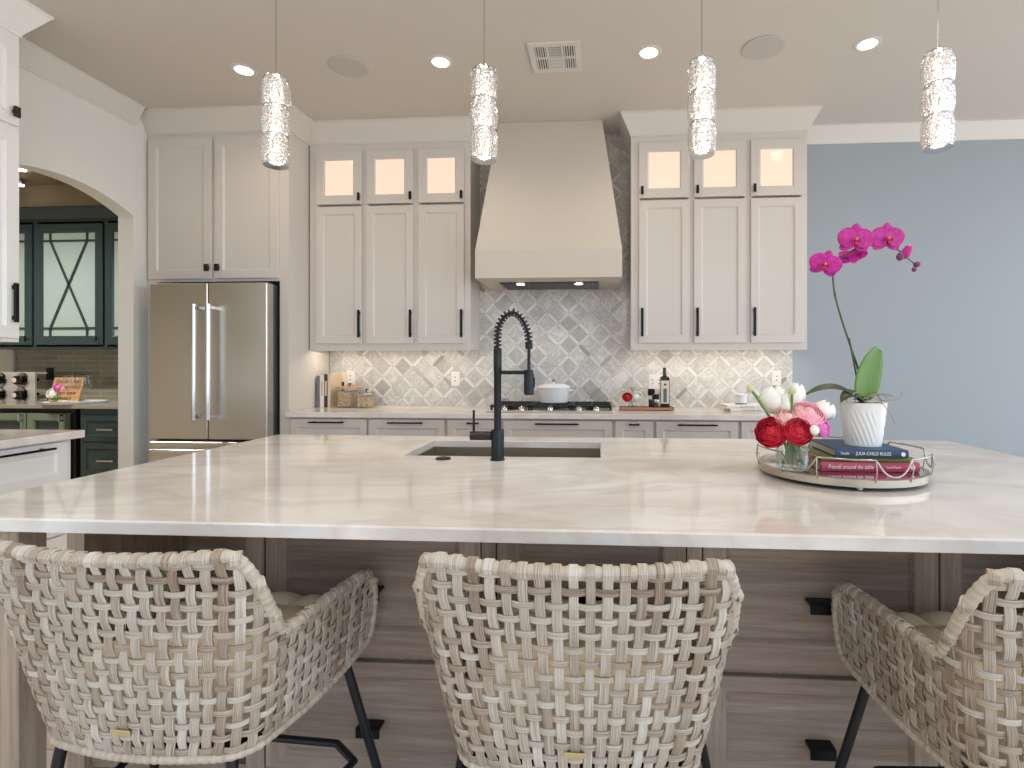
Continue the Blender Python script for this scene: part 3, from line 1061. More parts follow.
# ------------------------------------------------------------------ woven counter stools
def make_stool():
    t = thing('counter_stool', '', 'stool', (0, 0, 0), 'woven counter stools at the island')
    ZB, ZTOP = .468, .905
    SB, SCn = .315, .475
    def hw(z):
        k = max(0, min(1, (z - ZB) / (.84 - ZB)))
        return .243 + .068 * (k ** .75)
    def ybk(z):
        k = max(0, min(1.1, (z - ZB) / (ZTOP - ZB)))
        return -.205 - .075 * k
    def yfr(z):
        k = max(0, min(1, (z - ZB) / .23))
        return .200 + .030 * (k ** .8)
    def P(s, z):
        sg = 1 if s >= 0 else -1
        a = abs(s)
        h, yb_, yf_, rc, bow = hw(z), ybk(z), yfr(z), .075, .018
        if a < SB:
            k = a / SB
            x = (h - rc) * k; y = yb_ + bow * k * k
        elif a < SCn:
            th = (a - SB) / (SCn - SB) * PI / 2
            x = h - rc + rc * math.sin(th); y = yb_ + bow + rc - rc * math.cos(th)
        else:
            k = (a - SCn) / (1 - SCn)
            y0 = yb_ + bow + rc
            x = h + .016 * k ** 1.3 + max(0.0, hw(.71) - h) * .72 * k ** .8; y = y0 + (yf_ - y0) * k
        return Vector((x * sg, y, z))
    def nrm(s, z):
        e = 1e-3
        a = P(min(1, s + e), z) - P(max(-1, s - e), z)
        b = P(s, z + e) - P(s, z - e)
        v = a.cross(b).normalized()
        return v
    def ztop(s):
        a = abs(s)
        if a < .35: return .893 + .012 * (a / .35) ** 2
        if a < .50:
            k = (a - .35) / .15
            return .905 - (.905 - .706) * (k * k * (3 - 2 * k))
        k = (a - .50) / .50
        return .706 + .012 * math.sin(k * PI) * .5 - .006 * k - .055 * (max(0, (k - .80) / .20)) ** 2.2
    def zbot(s):
        a = abs(s)
        return ZB + .0 if a < .6 else ZB + .045 * ((a - .6) / .4) ** 1.5
    g = G()
    nv = 49
    pitch = .0285
    rng = random.Random(3)
    def flat(c): return math.tanh(1.8 * c) / math.tanh(1.8)
    sv = [(-1 + 2 * (i + .5) / nv) for i in range(nv)]
    dsn = 2 / nv
    # vertical strands
    for i, s in enumerate(sv):
        za, zb = zbot(s), ztop(s) - .004
        npt = max(8, int((zb - za) / .0085))
        pts, ns = [], []
        for k in range(npt + 1):
            z = za + (zb - za) * k / npt
            nn = nrm(s, z)
            off = .0019 * flat(math.cos(PI * (z - ZB - .017) / pitch + PI * i))
            pts.append(P(s, z) + nn * off); ns.append(nn)
        p0_, n0_ = P(s, ztop(s)), nrm(s, ztop(s))
        zz_ = Vector((0, 0, 1))
        for ang in range(-30, 211, 40):
            d_ = n0_ * math.cos(math.radians(ang)) + zz_ * math.sin(math.radians(ang))
            pts.append(p0_ + d_ * .0128); ns.append(d_)
        g.ribbon(pts, ns, .0180 + rng.uniform(-.0012, .0012), .0034, (rng.uniform(0, 200), rng.uniform(0, 50)))
    # horizontal strands
    nrow = 15
    for j in range(nrow):
        z = ZB + .017 + j * pitch
        ss = [k / 300 for k in range(-300, 301) if ztop(k / 300) > z + .010 and zbot(k / 300) < z + .004]
        # split into the single run around the back
        pts, ns = [], []
        for s in ss:
            zz = z
            if abs(s) > .5 and j < 9:                       # rows fan slightly along the arms
                zz = z + .004 * ((abs(s) - .5) / .5)
            nn = nrm(s, zz)
            off = -.0019 * flat(math.cos(PI * ((s - sv[0]) / dsn) + PI * j))
            pts.append(P(s, zz) + nn * off); ns.append(nn)
        if len(pts) > 10:
            g.ribbon(pts, ns, .0128 + rng.uniform(-.0008, .0008), .0034, (rng.uniform(0, 200), rng.uniform(0, 50)))
    g.done('woven_shell', M['rattan'], t, 22)
    # wrapped rim: over the back, down to the arms, around the front and under
    path = []
    for k in range(-200, 201):
        s = k / 200
        path.append(P(s, ztop(s)))
    f1 = []
    for k in range(1, 16):
        a = k / 16
        z = ztop(1) + (zbot(1) - ztop(1)) * a
        p = P(1, z); p.y += .012 * math.sin(a * PI)
        f1.append(p)
    bot = [P(k / 100, zbot(k / 100)) for k in range(100, -101, -1)]
    f2 = []
    for k in range(1, 16):
        a = 1 - k / 16
        z = ztop(-1) + (zbot(-1) - ztop(-1)) * a
        p = P(-1, z); p.y += .012 * math.sin(a * PI)
        f2.append(p)
    full = path + f1 + bot + f2
    for _ in range(6):
        full = [(full[i - 1] + full[i] * 2 + full[(i + 1) % len(full)]) / 4 for i in range(len(full))]
    full = resample(full + [full[0]], 1000)[:-1]
    Ltot = sum((full[i] - full[i - 1]).length for i in range(len(full)))
    nw = int(Ltot / .0165)
    def rr(i):
        ph = (i / len(full) * nw) % 1
        base = .0095 if full[i].z > .62 else .0085
        if full[i].z > .74: base = .0105
        return base + .0018 * math.sin(PI * ph)
    rim = G().tube(full, rr, 10, closed=True)
    rim.done('rim', M['rattanrim'], t, 60)
    # seat base and cushion
    g = G()
    def plan(z, ins, n=40):
        L = []
        for k in range(-n, n + 1):
            p = P(k / n, z)
            c = Vector((0, .0, z))
            d = (c - p); d.z = 0
            L.append(p + d.normalized() * ins)
        return L
    g.loops([plan(.505, .012), plan(.521, .012)], cap0=True, cap1=True)
    g.done('seat_base', M['rattan'], t, 0)
    hwc, y0, y1, zb_, zt_ = .222, -.17, .245, .522, .640
    def ct(u, v):
        x, y = (2 * u - 1), (2 * v - 1)
        n4 = 4
        gx = abs(math.sin(PI * u * n4)) ; gy = abs(math.sin(PI * v * n4))
        e = (1 - abs(x) ** 8) * (1 - abs(y) ** 8)
        puff = .020 * (gx * gy) ** .55
        r = 1 - .03 * (abs(x) ** 4) * (abs(y) ** 4)
        return Vector((x * hwc * r, (y0 + y1) / 2 + y * (y1 - y0) / 2 * r, zb_ + (zt_ - .018 - zb_) * (max(e, 0) ** .35) + puff * max(e, 0)))
    c = G().grid(ct, 64, 64)
    c.grid(lambda u, v: Vector(((1 - 2 * u) * hwc, y0 + (y1 - y0) * v, zb_)), 2, 2)
    c.done('seat_cushion', M['cushion'], t, 80)
    # frame
    tops = {(-1, -1): (-.195, -.165), (1, -1): (.195, -.165), (1, 1): (.262, .140), (-1, 1): (-.262, .140)}
    bots = {(-1, -1): (-.235, -.235), (1, -1): (.235, -.235), (1, 1): (.365, .215), (-1, 1): (-.365, .215)}
    zt0 = .485
    fr = []
    for k in tops:
        a, b_ = tops[k], bots[k]
        top = (a[0], a[1], zt0 if k[1] < 0 else .508)
        G().tube([top, (b_[0], b_[1], .012)], .0115, 14).done('leg', M['blackpaint'], t, 40)
        q = .24 / zt0
        fr.append(Vector((b_[0] + (a[0] - b_[0]) * (.24 - .012) / (top[2] - .012), b_[1] + (a[1] - b_[1]) * (.24 - .012) / (top[2] - .012), .24)))
        G().lathe([(.013, 0), (.013, .012)], (b_[0], b_[1], 0), 14).done('foot_glide', M['dark'], t, 30)
    ring = [fr[0], fr[1], fr[2], fr[3]]
    pts = []
    for i in range(4):
        a, b_ = ring[i], ring[(i + 1) % 4]
        for k in range(3, 18):
            pts.append(a.lerp(b_, k / 20))
    G().tube(pts, .0095, 12, closed=True).done('footrest', M['blackpaint'], t, 50)
    z = .470
    cor = [Vector((-.196, -.168, z)), Vector((.196, -.168, z)), Vector((.264, .140, z + .02)), Vector((-.264, .140, z + .02))]
    g = G()
    for i in range(4):
        g.tube([cor[i], cor[(i + 1) % 4]], .009, 10)
    g.tube([cor[0], cor[2]], .008, 10); g.tube([cor[1], cor[3]], .008, 10)
    g.done('seat_frame', M['blackpaint'], t, 40)
    # small brass maker's plate on the lower back
    p = P(0, .530)
    G().box(-.021, .021, p.y - .0100, p.y - .0070, .525, .535, .001).done('name_plate', M['gold'], t, 0)
    return t
stool = make_stool()
setpos(stool, (-.048, 1.215, 0), math.radians(0))
stool['label'] = 'woven rattan counter stool in the center, back facing the viewer'
s2 = copy_tree(stool)
setpos(s2, (-.940, 1.216, 0), math.radians(-3))
s2['label'] = 'woven rattan counter stool at left, right arm and cushion showing'
s3 = copy_tree(stool)
setpos(s3, (.928, 1.216, 0), math.radians(3))
s3['label'] = 'woven rattan counter stool at right edge, left arm showing'

# ------------------------------------------------------------------ pendants
def make_pendant():
    t = thing('pendant_light', '', 'pendant light', (0, 0, 1.975), 'crystal pendants over the island')
    z0 = 1.975
    tiers = [(z0 + .002, z0 + .108), (z0 + .106, z0 + .208), (z0 + .206, z0 + .308)]
    for q, (a, b_) in enumerate(tiers):
        g = G()
        for k in range(6):
            th = 2 * PI * (k + .25 * q) / 6 + .3
            ca_, sa = math.cos(th), math.sin(th)
            def slab(u, v, th=th, a=a, b_=b_):
                # closed loop cross-section, u around, v up
                ang = 2 * PI * u
                wx = .0205 * (abs(math.cos(ang)) ** .5) * (1 if math.cos(ang) > 0 else -1)
                wy = .0105 * (abs(math.sin(ang)) ** .6) * (1 if math.sin(ang) > 0 else -1)
                e = 1 - .62 * abs(2 * v - 1) ** 5
                R = .034 + .003 * math.sin(PI * v)
                x, y = R + wy * e, wx * e
                return Vector((x * math.cos(th) - y * math.sin(th), x * math.sin(th) + y * math.cos(th), a + (b_ - a) * v))
            vs0 = len(g.v)
            g.grid(slab, 16, 10, wrap=True)
            g.add([slab(i / 16, 0) for i in range(16)], [list(range(16))[::-1]])
            g.add([slab(i / 16, 1) for i in range(16)], [list(range(16))])
        g.done('crystal_ring', M['crystal'], t, 50)
    G().lathe([(.010, z0 + .012), (.010, z0 + .300)], (0, 0, 0), 12).done('led_tube', M['pendantcore'], t, 30)
    for q in range(4):
        z = z0 + .002 + q * .1035
        G().lathe([(.012, z - .0022), (.042, z - .0022), (.042, z + .0022), (.012, z + .0022)], (0, 0, 0), 20).done('frame_ring', M['chrome'], t, 40)
    G().lathe([(.010, z0 + .310), (.016, z0 + .314), (.016, z0 + .322), (.003, z0 + .330)], (0, 0, 0), 16).done('cap', M['chrome'], t, 40)
    G().tube([(0, 0, z0 + .325), (0, 0, CZ - .02)], .0016, 6).done('cord', M['nickel'], t, 40)
    G().lathe([(.06, CZ - .02), (.06, CZ - .001)], (0, 0, 0), 24).done('canopy', M['chrome'], t, 40)
    point('pendant_lamp', (0, 0, z0 - .03), PEND_POWER, NEUT, t, .03)
    return t
PEND_POWER = 3.0
pend = make_pendant()
PL = [(-1.163, 'crystal pendant hanging in front of the refrigerator cabinet doors'),
      (-.406, 'crystal pendant hanging at the left side of the range hood'),
      (.344, 'crystal pendant hanging before wall cabinets right of the hood'),
      (1.113, 'crystal pendant hanging before the bare blue-grey wall')]
for i, (x, lb) in enumerate(PL):
    o = pend if i == 0 else copy_tree(pend)
    o.location = (x, 1.83, 1.975)
    o['label'] = lb

# ------------------------------------------------------------------ ceiling fittings
def make_downlight():
    t = thing('recessed_light', '', 'ceiling light', (0, 0, CZ), 'recessed ceiling lights')
    G().lathe([(.052, CZ - .004), (.066, CZ - .006), (.078, CZ - .002), (.078, CZ + .001)], (0, 0, 0), 28, cap=False).done('trim_ring', M['trim'], t, 40)
    G().lathe([(.053, CZ - .0045), (.053, CZ - .001)], (0, 0, 0), 24).done('lens', M['lens'], t, 30)
    spot('downlight_lamp', (0, 0, CZ - .03), DOWN_POWER, WARM, t, 2.6, .9, .05)
    return t
DOWN_POWER = 15
REAR_FILL_POWER = 34
dl = make_downlight()
DL = [(-2.293, 3.27, 'recessed ceiling light nearest the left wall arch'),
      (-1.0, 3.265, 'recessed ceiling light between left round speaker and vent'),
      (.294, 3.25, 'recessed ceiling light between vent and right round speaker'),
      (1.577, 3.25, 'recessed ceiling light farthest right, beyond the right speaker')]
for i, (x, y, lb) in enumerate(DL):
    o = dl if i == 0 else copy_tree(dl)
    o.location = (x, y, CZ)
    o['label'] = lb
# unseen fill lights added behind the camera to brighten the counter and left wall
for i, (x, y, lb) in enumerate([(-2.293, .55, 'added fill light over seating side, nearest left wall'), (-1.0, .55, 'added fill light over seating side, left of middle'),
                                (.294, .55, 'added fill light over seating side, right of middle'), (1.577, .55, 'added fill light over seating side, farthest right')]):
    o = copy_tree(dl)
    o.location = (x, y, CZ)
    o['label'] = lb
    if i == 0:
        rear_fill = bpy.data.lights['downlight_lamp'].copy()
        rear_fill.energy = REAR_FILL_POWER
        rear_fill.color = (1.0, .93, .84)
    for ch in o.children:
        if ch.type == 'LIGHT': ch.data = rear_fill

def make_speaker():
    t = thing('ceiling_speaker', '', 'speaker', (0, 0, CZ), 'round ceiling speakers')
    G().lathe([(.121, CZ - .001), (.121, CZ - .006), (.114, CZ - .008)][::-1], (0, 0, 0), 40, cap=False).done('rim', M['grey'], t, 40)
    G().lathe([(.115, CZ - .0075), (.115, CZ - .001)], (0, 0, 0), 40).done('grille', M['grey'], t, 40)
    return t
sp_ = make_speaker()
for i, (x, y, lb) in enumerate([(-1.602, 3.275, 'grey round ceiling speaker left of the vent'), (.970, 3.243, 'grey round ceiling speaker right of the vent')]):
    o = sp_ if i == 0 else copy_tree(sp_)
    o.location = (x, y, CZ)
    o['label'] = lb

t = thing('air_vent', 'white rectangular ceiling air vent with louver panels', 'vent', (-.275, 3.255, CZ))
vx0, vx1, vy0, vy1 = -.432, -.118, 3.10, 3.412
g = G()
zv = CZ - .001
cols = [(vx0 + .035, vx0 + .105), (vx0 + .118, vx1 - .118), (vx1 - .105, vx1 - .035)]
rows = [(vy0 + .035, vy0 + .148), (vy0 + .162, vy1 - .035)]
xs = [vx0] + [v for c in cols for v in c] + [vx1]
ys = [vy0] + [v for c in rows for v in c] + [vy1]
for i in range(len(xs) - 1):
    for j in range(len(ys) - 1):
        if i % 2 == 1 and j % 2 == 1: continue
        g.box(xs[i], xs[i + 1], ys[j], ys[j + 1], CZ - .011, zv)
g.done('frame', M['trim'], t, 0)
G().box(vx0 + .03, vx1 - .03, vy0 + .03, vy1 - .03, CZ - .003, zv).done('duct_backing', M['dark'], t, 0)
g = G()
for ci, c in enumerate(cols):
    for r in rows:
        if ci == 1:
            for k in range(7):
                y = r[0] + (k + .35) * (r[1] - r[0]) / 7
                g.box(c[0], c[1], y, y + (.011 if r is rows[1] else .006), CZ - .0085, CZ - .004)  # nearer row thinned so the dark backing imitates its shading
        else:
            for k in range(5):
                x = c[0] + (k + .25) * (c[1] - c[0]) / 5
                g.box(x, x + .007, r[0], r[1], CZ - .010, CZ - .004)
g.done('louvers', M['trim'], t, 0)

# ------------------------------------------------------------------ left wall: white cabinets
ROT = Matrix.Rotation(PI / 2, 4, 'Z')     # local -y front turns to face +x;   (x, y) -> (-y, x)
# in local coordinates: local x = world y, local y = -world x
t = thing('wall_cabinet', 'tall white wall cabinet at the far left, cut by the frame', 'cabinet', (-3.25, 2.3, 1.38))
g = G(); g.m = ROT
g.box(1.90, 2.612, 3.08, 3.428, 1.38, 3.0)
g.done('carcass', M['leftcab'], t, 0)
for z0, z1 in ((1.40, 2.488), (2.515, 2.965)):
    g = G(); g.m = ROT
    g.panel(1.92, 2.598, z0, z1, 3.059, rail=.06)
    d = g.done('door', M['leftcab'], t, 0)
    if z0 < 2: bar_pull(d, (2.572, 3.059, 1.585), .205, False, M['black'], m=ROT, w=.022, out=.009)
    else: knob(d, (2.572, 3.059, 2.582), M['bronze'], m=ROT, w=.030, h=.055, out=.014)
c = mitred_crown([(-3.08, 1.90), (-3.08, 2.612), (-3.428, 2.612)], .095, .16, 3.0)
c.done('crown', M['leftcab'], t, 0)

t = thing('base_cabinet', 'white base cabinet at left, seen past the island corner', 'cabinet', (-3.1, 2.0, 0))
g = G(); g.m = ROT
g.box(1.30, 2.625, 2.80, 3.428, .10, .872)
g.box(1.30, 2.605, 2.87, 3.428, 0, .10)
g.done('carcass', M['leftcab'], t, 0)
for z0, z1, hz in ((.655, .862, .838), (.385, .645, .60), (.115, .375, .33)):
    g = G(); g.m = ROT
    g.panel(1.75, 2.590, z0, z1, 2.779, rail=.05, rail_z=.05)
    d = g.done('drawer', M['leftcab'], t, 0)
    bar_pull(d, (2.30, 2.779, hz), .40, True, M['black'], m=ROT)
o = G().box(-3.428, -2.735, 1.28, 2.645, .874, .914, .004).done('side_countertop', M['quartz2'], None, 0)
tag(o, 'white quartz countertop on the white base cabinet at left', 'countertop')

# ------------------------------------------------------------------ pantry beyond the arch
def pantry_upper(x0, x1, label):
    yf = 4.64
    t = thing('pantry_cabinet', label, 'cabinet', ((x0 + x1) / 2, yf, 1.41), 'dark green glass cabinets in the pantry')
    g = G()
    g.box(x0, x0 + .02, yf, 4.949, 1.41, 2.62); g.box(x1 - .02, x1, yf, 4.949, 1.41, 2.62)
    g.box(x0 + .02, x1 - .02, yf, 4.949, 1.41, 1.43); g.box(x0 + .02, x1 - .02, yf, 4.949, 2.60, 2.62)
    g.box(x0 + .02, x1 - .02, 4.93, 4.949, 1.43, 2.60)
    g.box(x0 + .02, x1 - .02, yf + .02, 4.93, 2.0, 2.02)
    g.done('carcass', M['green'], t, 0)
    a, b_ = x0 + .012, x1 - .012
    d = G().panel(a, b_, 1.445, 2.575, yf - .021, rail=.072, glass=True).done('glass_door', M['green'], t, 0)
    G().box(a + .07, b_ - .07, yf - .009, yf - .005, 1.52, 2.50).done('pane', M['greenglass'], d, 0)
    g = G()
    xa, xb, za, zb = a + .074, b_ - .074, 1.519, 2.501
    y0_, y1_ = yf - .020, yf - .010
    for x in (xa + .075, xb - .075 - .016): g.box(x, x + .016, y0_, y1_, za, za + .085); g.box(x, x + .016, y0_, y1_, zb - .085, zb)
    g.box(xa, xb, y0_, y1_, za + .075, za + .091); g.box(xa, xb, y0_, y1_, zb - .091, zb - .075)
    for x in (xa, xb):
        pass
    p, q = (xa + .083, za + .083), (xb - .083, zb - .083)
    p2, q2 = (xb - .083, za + .083), (xa + .083, zb - .083)
    for u, v in ((p, q), (p2, q2)):
        d2 = Vector((v[0] - u[0], v[1] - u[1])).normalized(); nn = Vector((-d2.y, d2.x)) * .009
        g.prism([(u[0] - nn.x, u[1] - nn.y), (v[0] - nn.x, v[1] - nn.y), (v[0] + nn.x, v[1] + nn.y), (u[0] + nn.x, u[1] + nn.y)], y0_ + .001, y1_ - .001, 'y')
    g.done('mullions', M['green'], d, 0)
    knob(d, (b_ - .03, yf - .021, 1.50), M['black'], w=.012, h=.05)
pantry_upper(-5.97, -5.305, 'dark green glass cabinet in pantry, beside white cabinet edge')
pantry_upper(-5.305, -4.60, 'dark green glass cabinet in pantry, crossed mullions fully visible')
pantry_upper(-4.60, -3.95, 'dark green glass cabinet in pantry, cut by the arch jamb')
o = mitred_crown([(-5.97, 4.64), (-3.95, 4.64), (-3.95, 4.945)], .05, .11, 2.62).done('pantry_crown_molding', M['green'], None, 0)
tag(o, 'dark green crown molding above the pantry glass cabinets', 'molding')
t = thing('pantry_drawer_cabinet', 'dark green drawer cabinet in pantry beside the arch jamb', 'cabinet', (-4.2, 4.5, 0))
G().box(-4.545, -3.60, 4.35, 4.938, .08, .875).done('carcass', M['green'], t, 0)
for z0, z1, hz in ((.592, .822, .70), (.29, .578, .43)):
    d = G().panel(-4.525, -4.00, z0, z1, 4.329, rail=.05, rail_z=.05).done('drawer', M['green'], t, 0)
    bar_pull(d, (-4.26, 4.329, hz), .15, True, M['chrome'], w=.016)
o = G().box(-7.0, -3.56, 4.30, 4.938, .877, .914, .004).done('pantry_countertop', M['graytop'], None, 0)
tag(o, 'grey stone countertop under the pantry glass cabinets', 'countertop')
t = thing('beverage_cooler', 'sage-framed beverage cooler with two glass doors in pantry', 'cooler', (-5.0, 4.5, 0))
G().box(-5.40, -4.60, 4.36, 4.938, .02, .872).done('body', M['dark'], t, 0)
for x0, x1, hx in ((-5.39, -5.005, -5.03), (-4.995, -4.64, -4.655)):
    d = G().panel(x0, x1, .10, .835, 4.30, t=.05, rail=.055, glass=True).done('door', M['greenlight'], t, 0)
    G().box(x0 + .05, x1 - .05, 4.325, 4.335, .15, .79).done('pane', M['darkglass'], d, 0)
    bar_pull(d, (hx, 4.30, .80), .06, False, M['chrome'], w=.012)

t = thing('wine_rack', 'pale countertop wine rack with four round openings', 'wine rack', (-5.57, 4.66, .914))
wx = [-5.80, -5.60, -5.41]
g = G()
for x0, x1 in ((-5.810, -5.730), (-5.630, -5.505), (-5.405, -5.330)): g.box(x0, x1, 4.66, 4.675, .9145, 1.19)
for x0, x1 in ((-5.730, -5.630), (-5.505, -5.405)):
    for z0, z1 in ((.9145, .925), (1.025, 1.065), (1.165, 1.19)): g.box(x0, x1, 4.66, 4.675, z0, z1)
for x in (-5.802, -5.338):
    for z in (.922, 1.182): g.tube([(x, 4.675, z), (x, 4.76, z)], .006, 8)
g.box(-5.810, -5.330, 4.76, 4.77, .9145, .935)
g.box(-5.810, -5.330, 4.76, 4.77, 1.17, 1.19)
g.done('frame', M['racksilver'], t, 0)
WB = [(-5.680, 1.115), (-5.680, .975), (-5.455, 1.115), (-5.455, .975)]
for i, (x, z) in enumerate(WB):
    G().lathe([(.052, 0), (.066, -.008), (.070, 0), (.066, .006)], (x, 4.656, z), 24, 'y', cap=False).done('port_ring', M['chrome'], t, 40)
for i, (x, z) in enumerate(WB):
    lb = ['black wine bottle lying in the rack, upper left opening', 'black wine bottle lying in the rack, lower left opening', 'black wine bottle lying in the rack, upper right opening', 'black wine bottle lying in the rack, lower right opening'][i]
    b_ = G().lathe([(.030, 4.590), (.040, 4.598), (.040, 4.70), (.014, 4.735), (.014, 4.80)], (x, 0, z), 20, 'y').done('wine_bottle', M['winebottle'], None, 40)
    tag(b_, lb, 'bottle', 'wine bottles in the pantry rack')
    G().lathe([(.018, 4.5885), (.026, 4.5905)], (x - .006, 0, z), 16, 'y').done('punt_glint', M['label'], b_, 40)  # pale disc painted on the bottle end as its highlight

# script sign leaning on the pantry tile
t = thing('wooden_sign', 'wooden sign with dark script lettering leaning in pantry', 'sign', (-4.98, 4.62, .914))
tilt = Matrix.Translation((-4.985, 4.60, .9155)) @ Matrix.Rotation(math.radians(-16), 4, 'X')
g = G(); g.m = tilt
g.box(-.15, .15, 0, .015, 0, .235, .003)
g.done('board', M['wood'], t, 0)
for i, (s, z) in enumerate((('this kitchen', .195), ('is seasoned', .143), ('with love', .085), ('always', .035))):
    org = tilt @ Vector((0, -.001, z))
    up = (tilt.to_3x3() @ Vector((0, 0, 1)))
    text_mesh(s, .056, M['inkdark'], 'lettering', t, org, (1, 0, 0), up, shear=.25)
o = G().lathe([(.08, .9145), (.215, .9145), (.23, .932), (.222, .932), (.205, .921), (.0, .921)][:5] , (-4.72, 4.47, 0), 40).done('serving_platter', M['enamel'], None, 40)
tag(o, 'round white platter under the wine glasses in pantry', 'platter')
def wine_glass(x, y, label):
    t = thing('wine_glass', label, 'glass', (x, y, .923), 'wine glasses on the pantry platter')
    z = .9325
    G().lathe([(.034, z), (.034, z + .002), (.005, z + .008)], (x, y, 0), 24).done('foot', M['glass'], t, 50)
    G().lathe([(.004, z + .006), (.004, z + .088)], (x, y, 0), 12).done('stem', M['glass'], t, 50)
    G().lathe([(.004, z + .088), (.030, z + .108), (.047, z + .140), (.047, z + .175), (.038, z + .235), (.0365, z + .235), (.0455, z + .175), (.0455, z + .141), (.029, z + .110), (.003, z + .092)], (x, y, 0), 28, cap=False).done('bowl', M['glass'], t, 50)
wine_glass(-4.775, 4.47, 'left wine glass on the white pantry platter, beside flowers')
wine_glass(-4.625, 4.47, 'right wine glass on the white pantry platter, away from flowers')
t = thing('outlet', 'black outlet on the olive pantry tile', 'outlet', (-5.48, 4.93, 1.17))
G().box(-5.525, -5.445, 4.934, 4.9395, 1.11, 1.23, .002).done('cover_plate', M['black'], t, 0)
G().box(-5.502, -5.468, 4.931, 4.9345, 1.14, 1.20, .001).done('socket', M['dark'], t, 0)
# pantry ceiling lamps
pc = thing('pantry_downlight', 'bright recessed lamp in the pantry ceiling, seen through the arch', 'ceiling light', (-5.35, 4.55, 3.06))
G().lathe([(.053, 3.055), (.085, 3.052), (.085, 3.059)], (-5.33, 4.52, 0), 28).done('trim_ring', M['trim'], pc, 40)
G().lathe([(.052, 3.050), (.052, 3.0545)], (-5.33, 4.52, 0), 24).done('lens', M['lens'], pc, 30)
spot('pantry_lamp', (-5.0, 3.4, 3.03), 300, (1.0, .92, .82), pc, 2.7, .9, .05)
pc = thing('pantry_spotlight', 'small spotlight below the recessed lamp in pantry', 'ceiling light', (-5.6, 4.78, 3.02))
G().lathe([(.014, 3.0), (.032, 3.01), (.034, 3.045), (.02, 3.058)], (-5.62, 4.78, 0), 20).done('housing', M['chrome'], pc, 40)
G().lathe([(.026, 2.996), (.030, 3.006)], (-5.62, 4.78, 0), 20).done('lens', M['lens'], pc, 40)

# ------------------------------------------------------------------ flowers
def petal_fn(c, ax, rad, L, W, cup, lift, roll):
    """petal grid: base at c, radial direction rad, up axis ax"""
    sd = ax.cross(rad)
    def f(u, v):
        x = (u - .5) * 2
        w = W * (math.sin(PI * min(1, (v * .92 + .08))) ** .6) if v < .5 else W * (1 - ((v - .5) / .5) ** 3.2 * .75)
        th = lift + cup * v
        r = L * v
        out = rad * (math.cos(th) * r) + ax * (math.sin(th) * r)
        inward = (-rad * math.sin(th) + ax * math.cos(th)) * (abs(x) ** 2 * roll * W)
        return c + out + sd * (x * w) + inward
    return f

def rosette(g, c, ax, R, layers=6, seed=0):
    """a full ranunculus bloom, layered cups of petals"""
    rng = random.Random(seed)
    ax = Vector(ax).normalized()
    ref = Vector((0, 0, 1)) if abs(ax.z) < .9 else Vector((1, 0, 0))
    u0 = ref.cross(ax).normalized(); v0 = ax.cross(u0)
    base = Vector(c) - ax * R * .55
    def ball(u, v):
        a, b_ = 2 * PI * u, PI * v
        return base + ax * R * .55 + (u0 * math.cos(a) * math.sin(b_) + v0 * math.sin(a) * math.sin(b_) + ax * -math.cos(b_)) * R * .42
    g.grid(ball, 12, 8)
    for k in range(layers):
        f = (k + 1) / layers
        n_ = 4 + int(f * 4)
        for i in range(n_):
            a = 2 * PI * (i + .5 * (k % 2) + rng.uniform(-.1, .1)) / n_ + k * .5
            rad = u0 * math.cos(a) + v0 * math.sin(a)
            rr_ = R * (.28 + .72 * f)
            def pf(u, v, rad=rad, rr_=rr_, f=f, jit=rng.uniform(-.05, .05)):
                x = (u - .5) * 2
                sd = ax.cross(rad)
                th = -PI / 2 + v * (PI * (.86 - .30 * f) + jit * 1.6)      # meridian of a cup
                ro, hz = math.cos(th) * rr_, math.sin(th) * rr_ * .85
                sp_a = x * (1.35 - .4 * f) * min(1, .35 + v) * (1 - .25 * v ** 6)
                d = rad * math.cos(sp_a) + sd * math.sin(sp_a)
                edge = .05 * R * x * x * v + .035 * R * math.sin(5.5 * x + 40 * jit) * v ** 3
                return base + ax * (R * .55 + hz) + d * (ro + edge)
            g.grid(pf, 8, 7)
    return g

def tulip(g, c, ax, R, H, seed=0, n_=6):
    rng = random.Random(seed)
    ax = Vector(ax).normalized()
    ref = Vector((0, 1, 0)) if abs(ax.y) < .9 else Vector((1, 0, 0))
    u0 = ref.cross(ax).normalized(); v0 = ax.cross(u0)
    for i in range(n_):
        a = 2 * PI * i / n_ + (i % 2) * .1
        rad = u0 * math.cos(a) + v0 * math.sin(a)
        sd = ax.cross(rad)
        k0 = .92 if i % 2 else 1.0
        def pf(u, v, rad=rad, sd=sd, k0=k0, tip=rng.uniform(.82, .90)):
            x = (u - .5) * 2
            r = R * k0 * (math.sin(PI * min(1, .06 + v * tip)) ** .7)
            an = x * .80 * (1 - v ** 5 * .35)
            return Vector(c) + ax * (H * v - H * .1 * abs(x) ** 2 * v) + (rad * math.cos(an) + sd * math.sin(an)) * r
        g.grid(pf, 8, 9)
    return g

def solid(o, th):
    md = o.modifiers.new('petal_thickness', 'SOLIDIFY')
    md.thickness = th
    return o

def bez(p0, p1, p2, n_=10):
    p0, p1, p2 = Vector(p0), Vector(p1), Vector(p2)
    return [p0 * (1 - k / n_) ** 2 + p1 * 2 * (k / n_) * (1 - k / n_) + p2 * (k / n_) ** 2 for k in range(n_ + 1)]

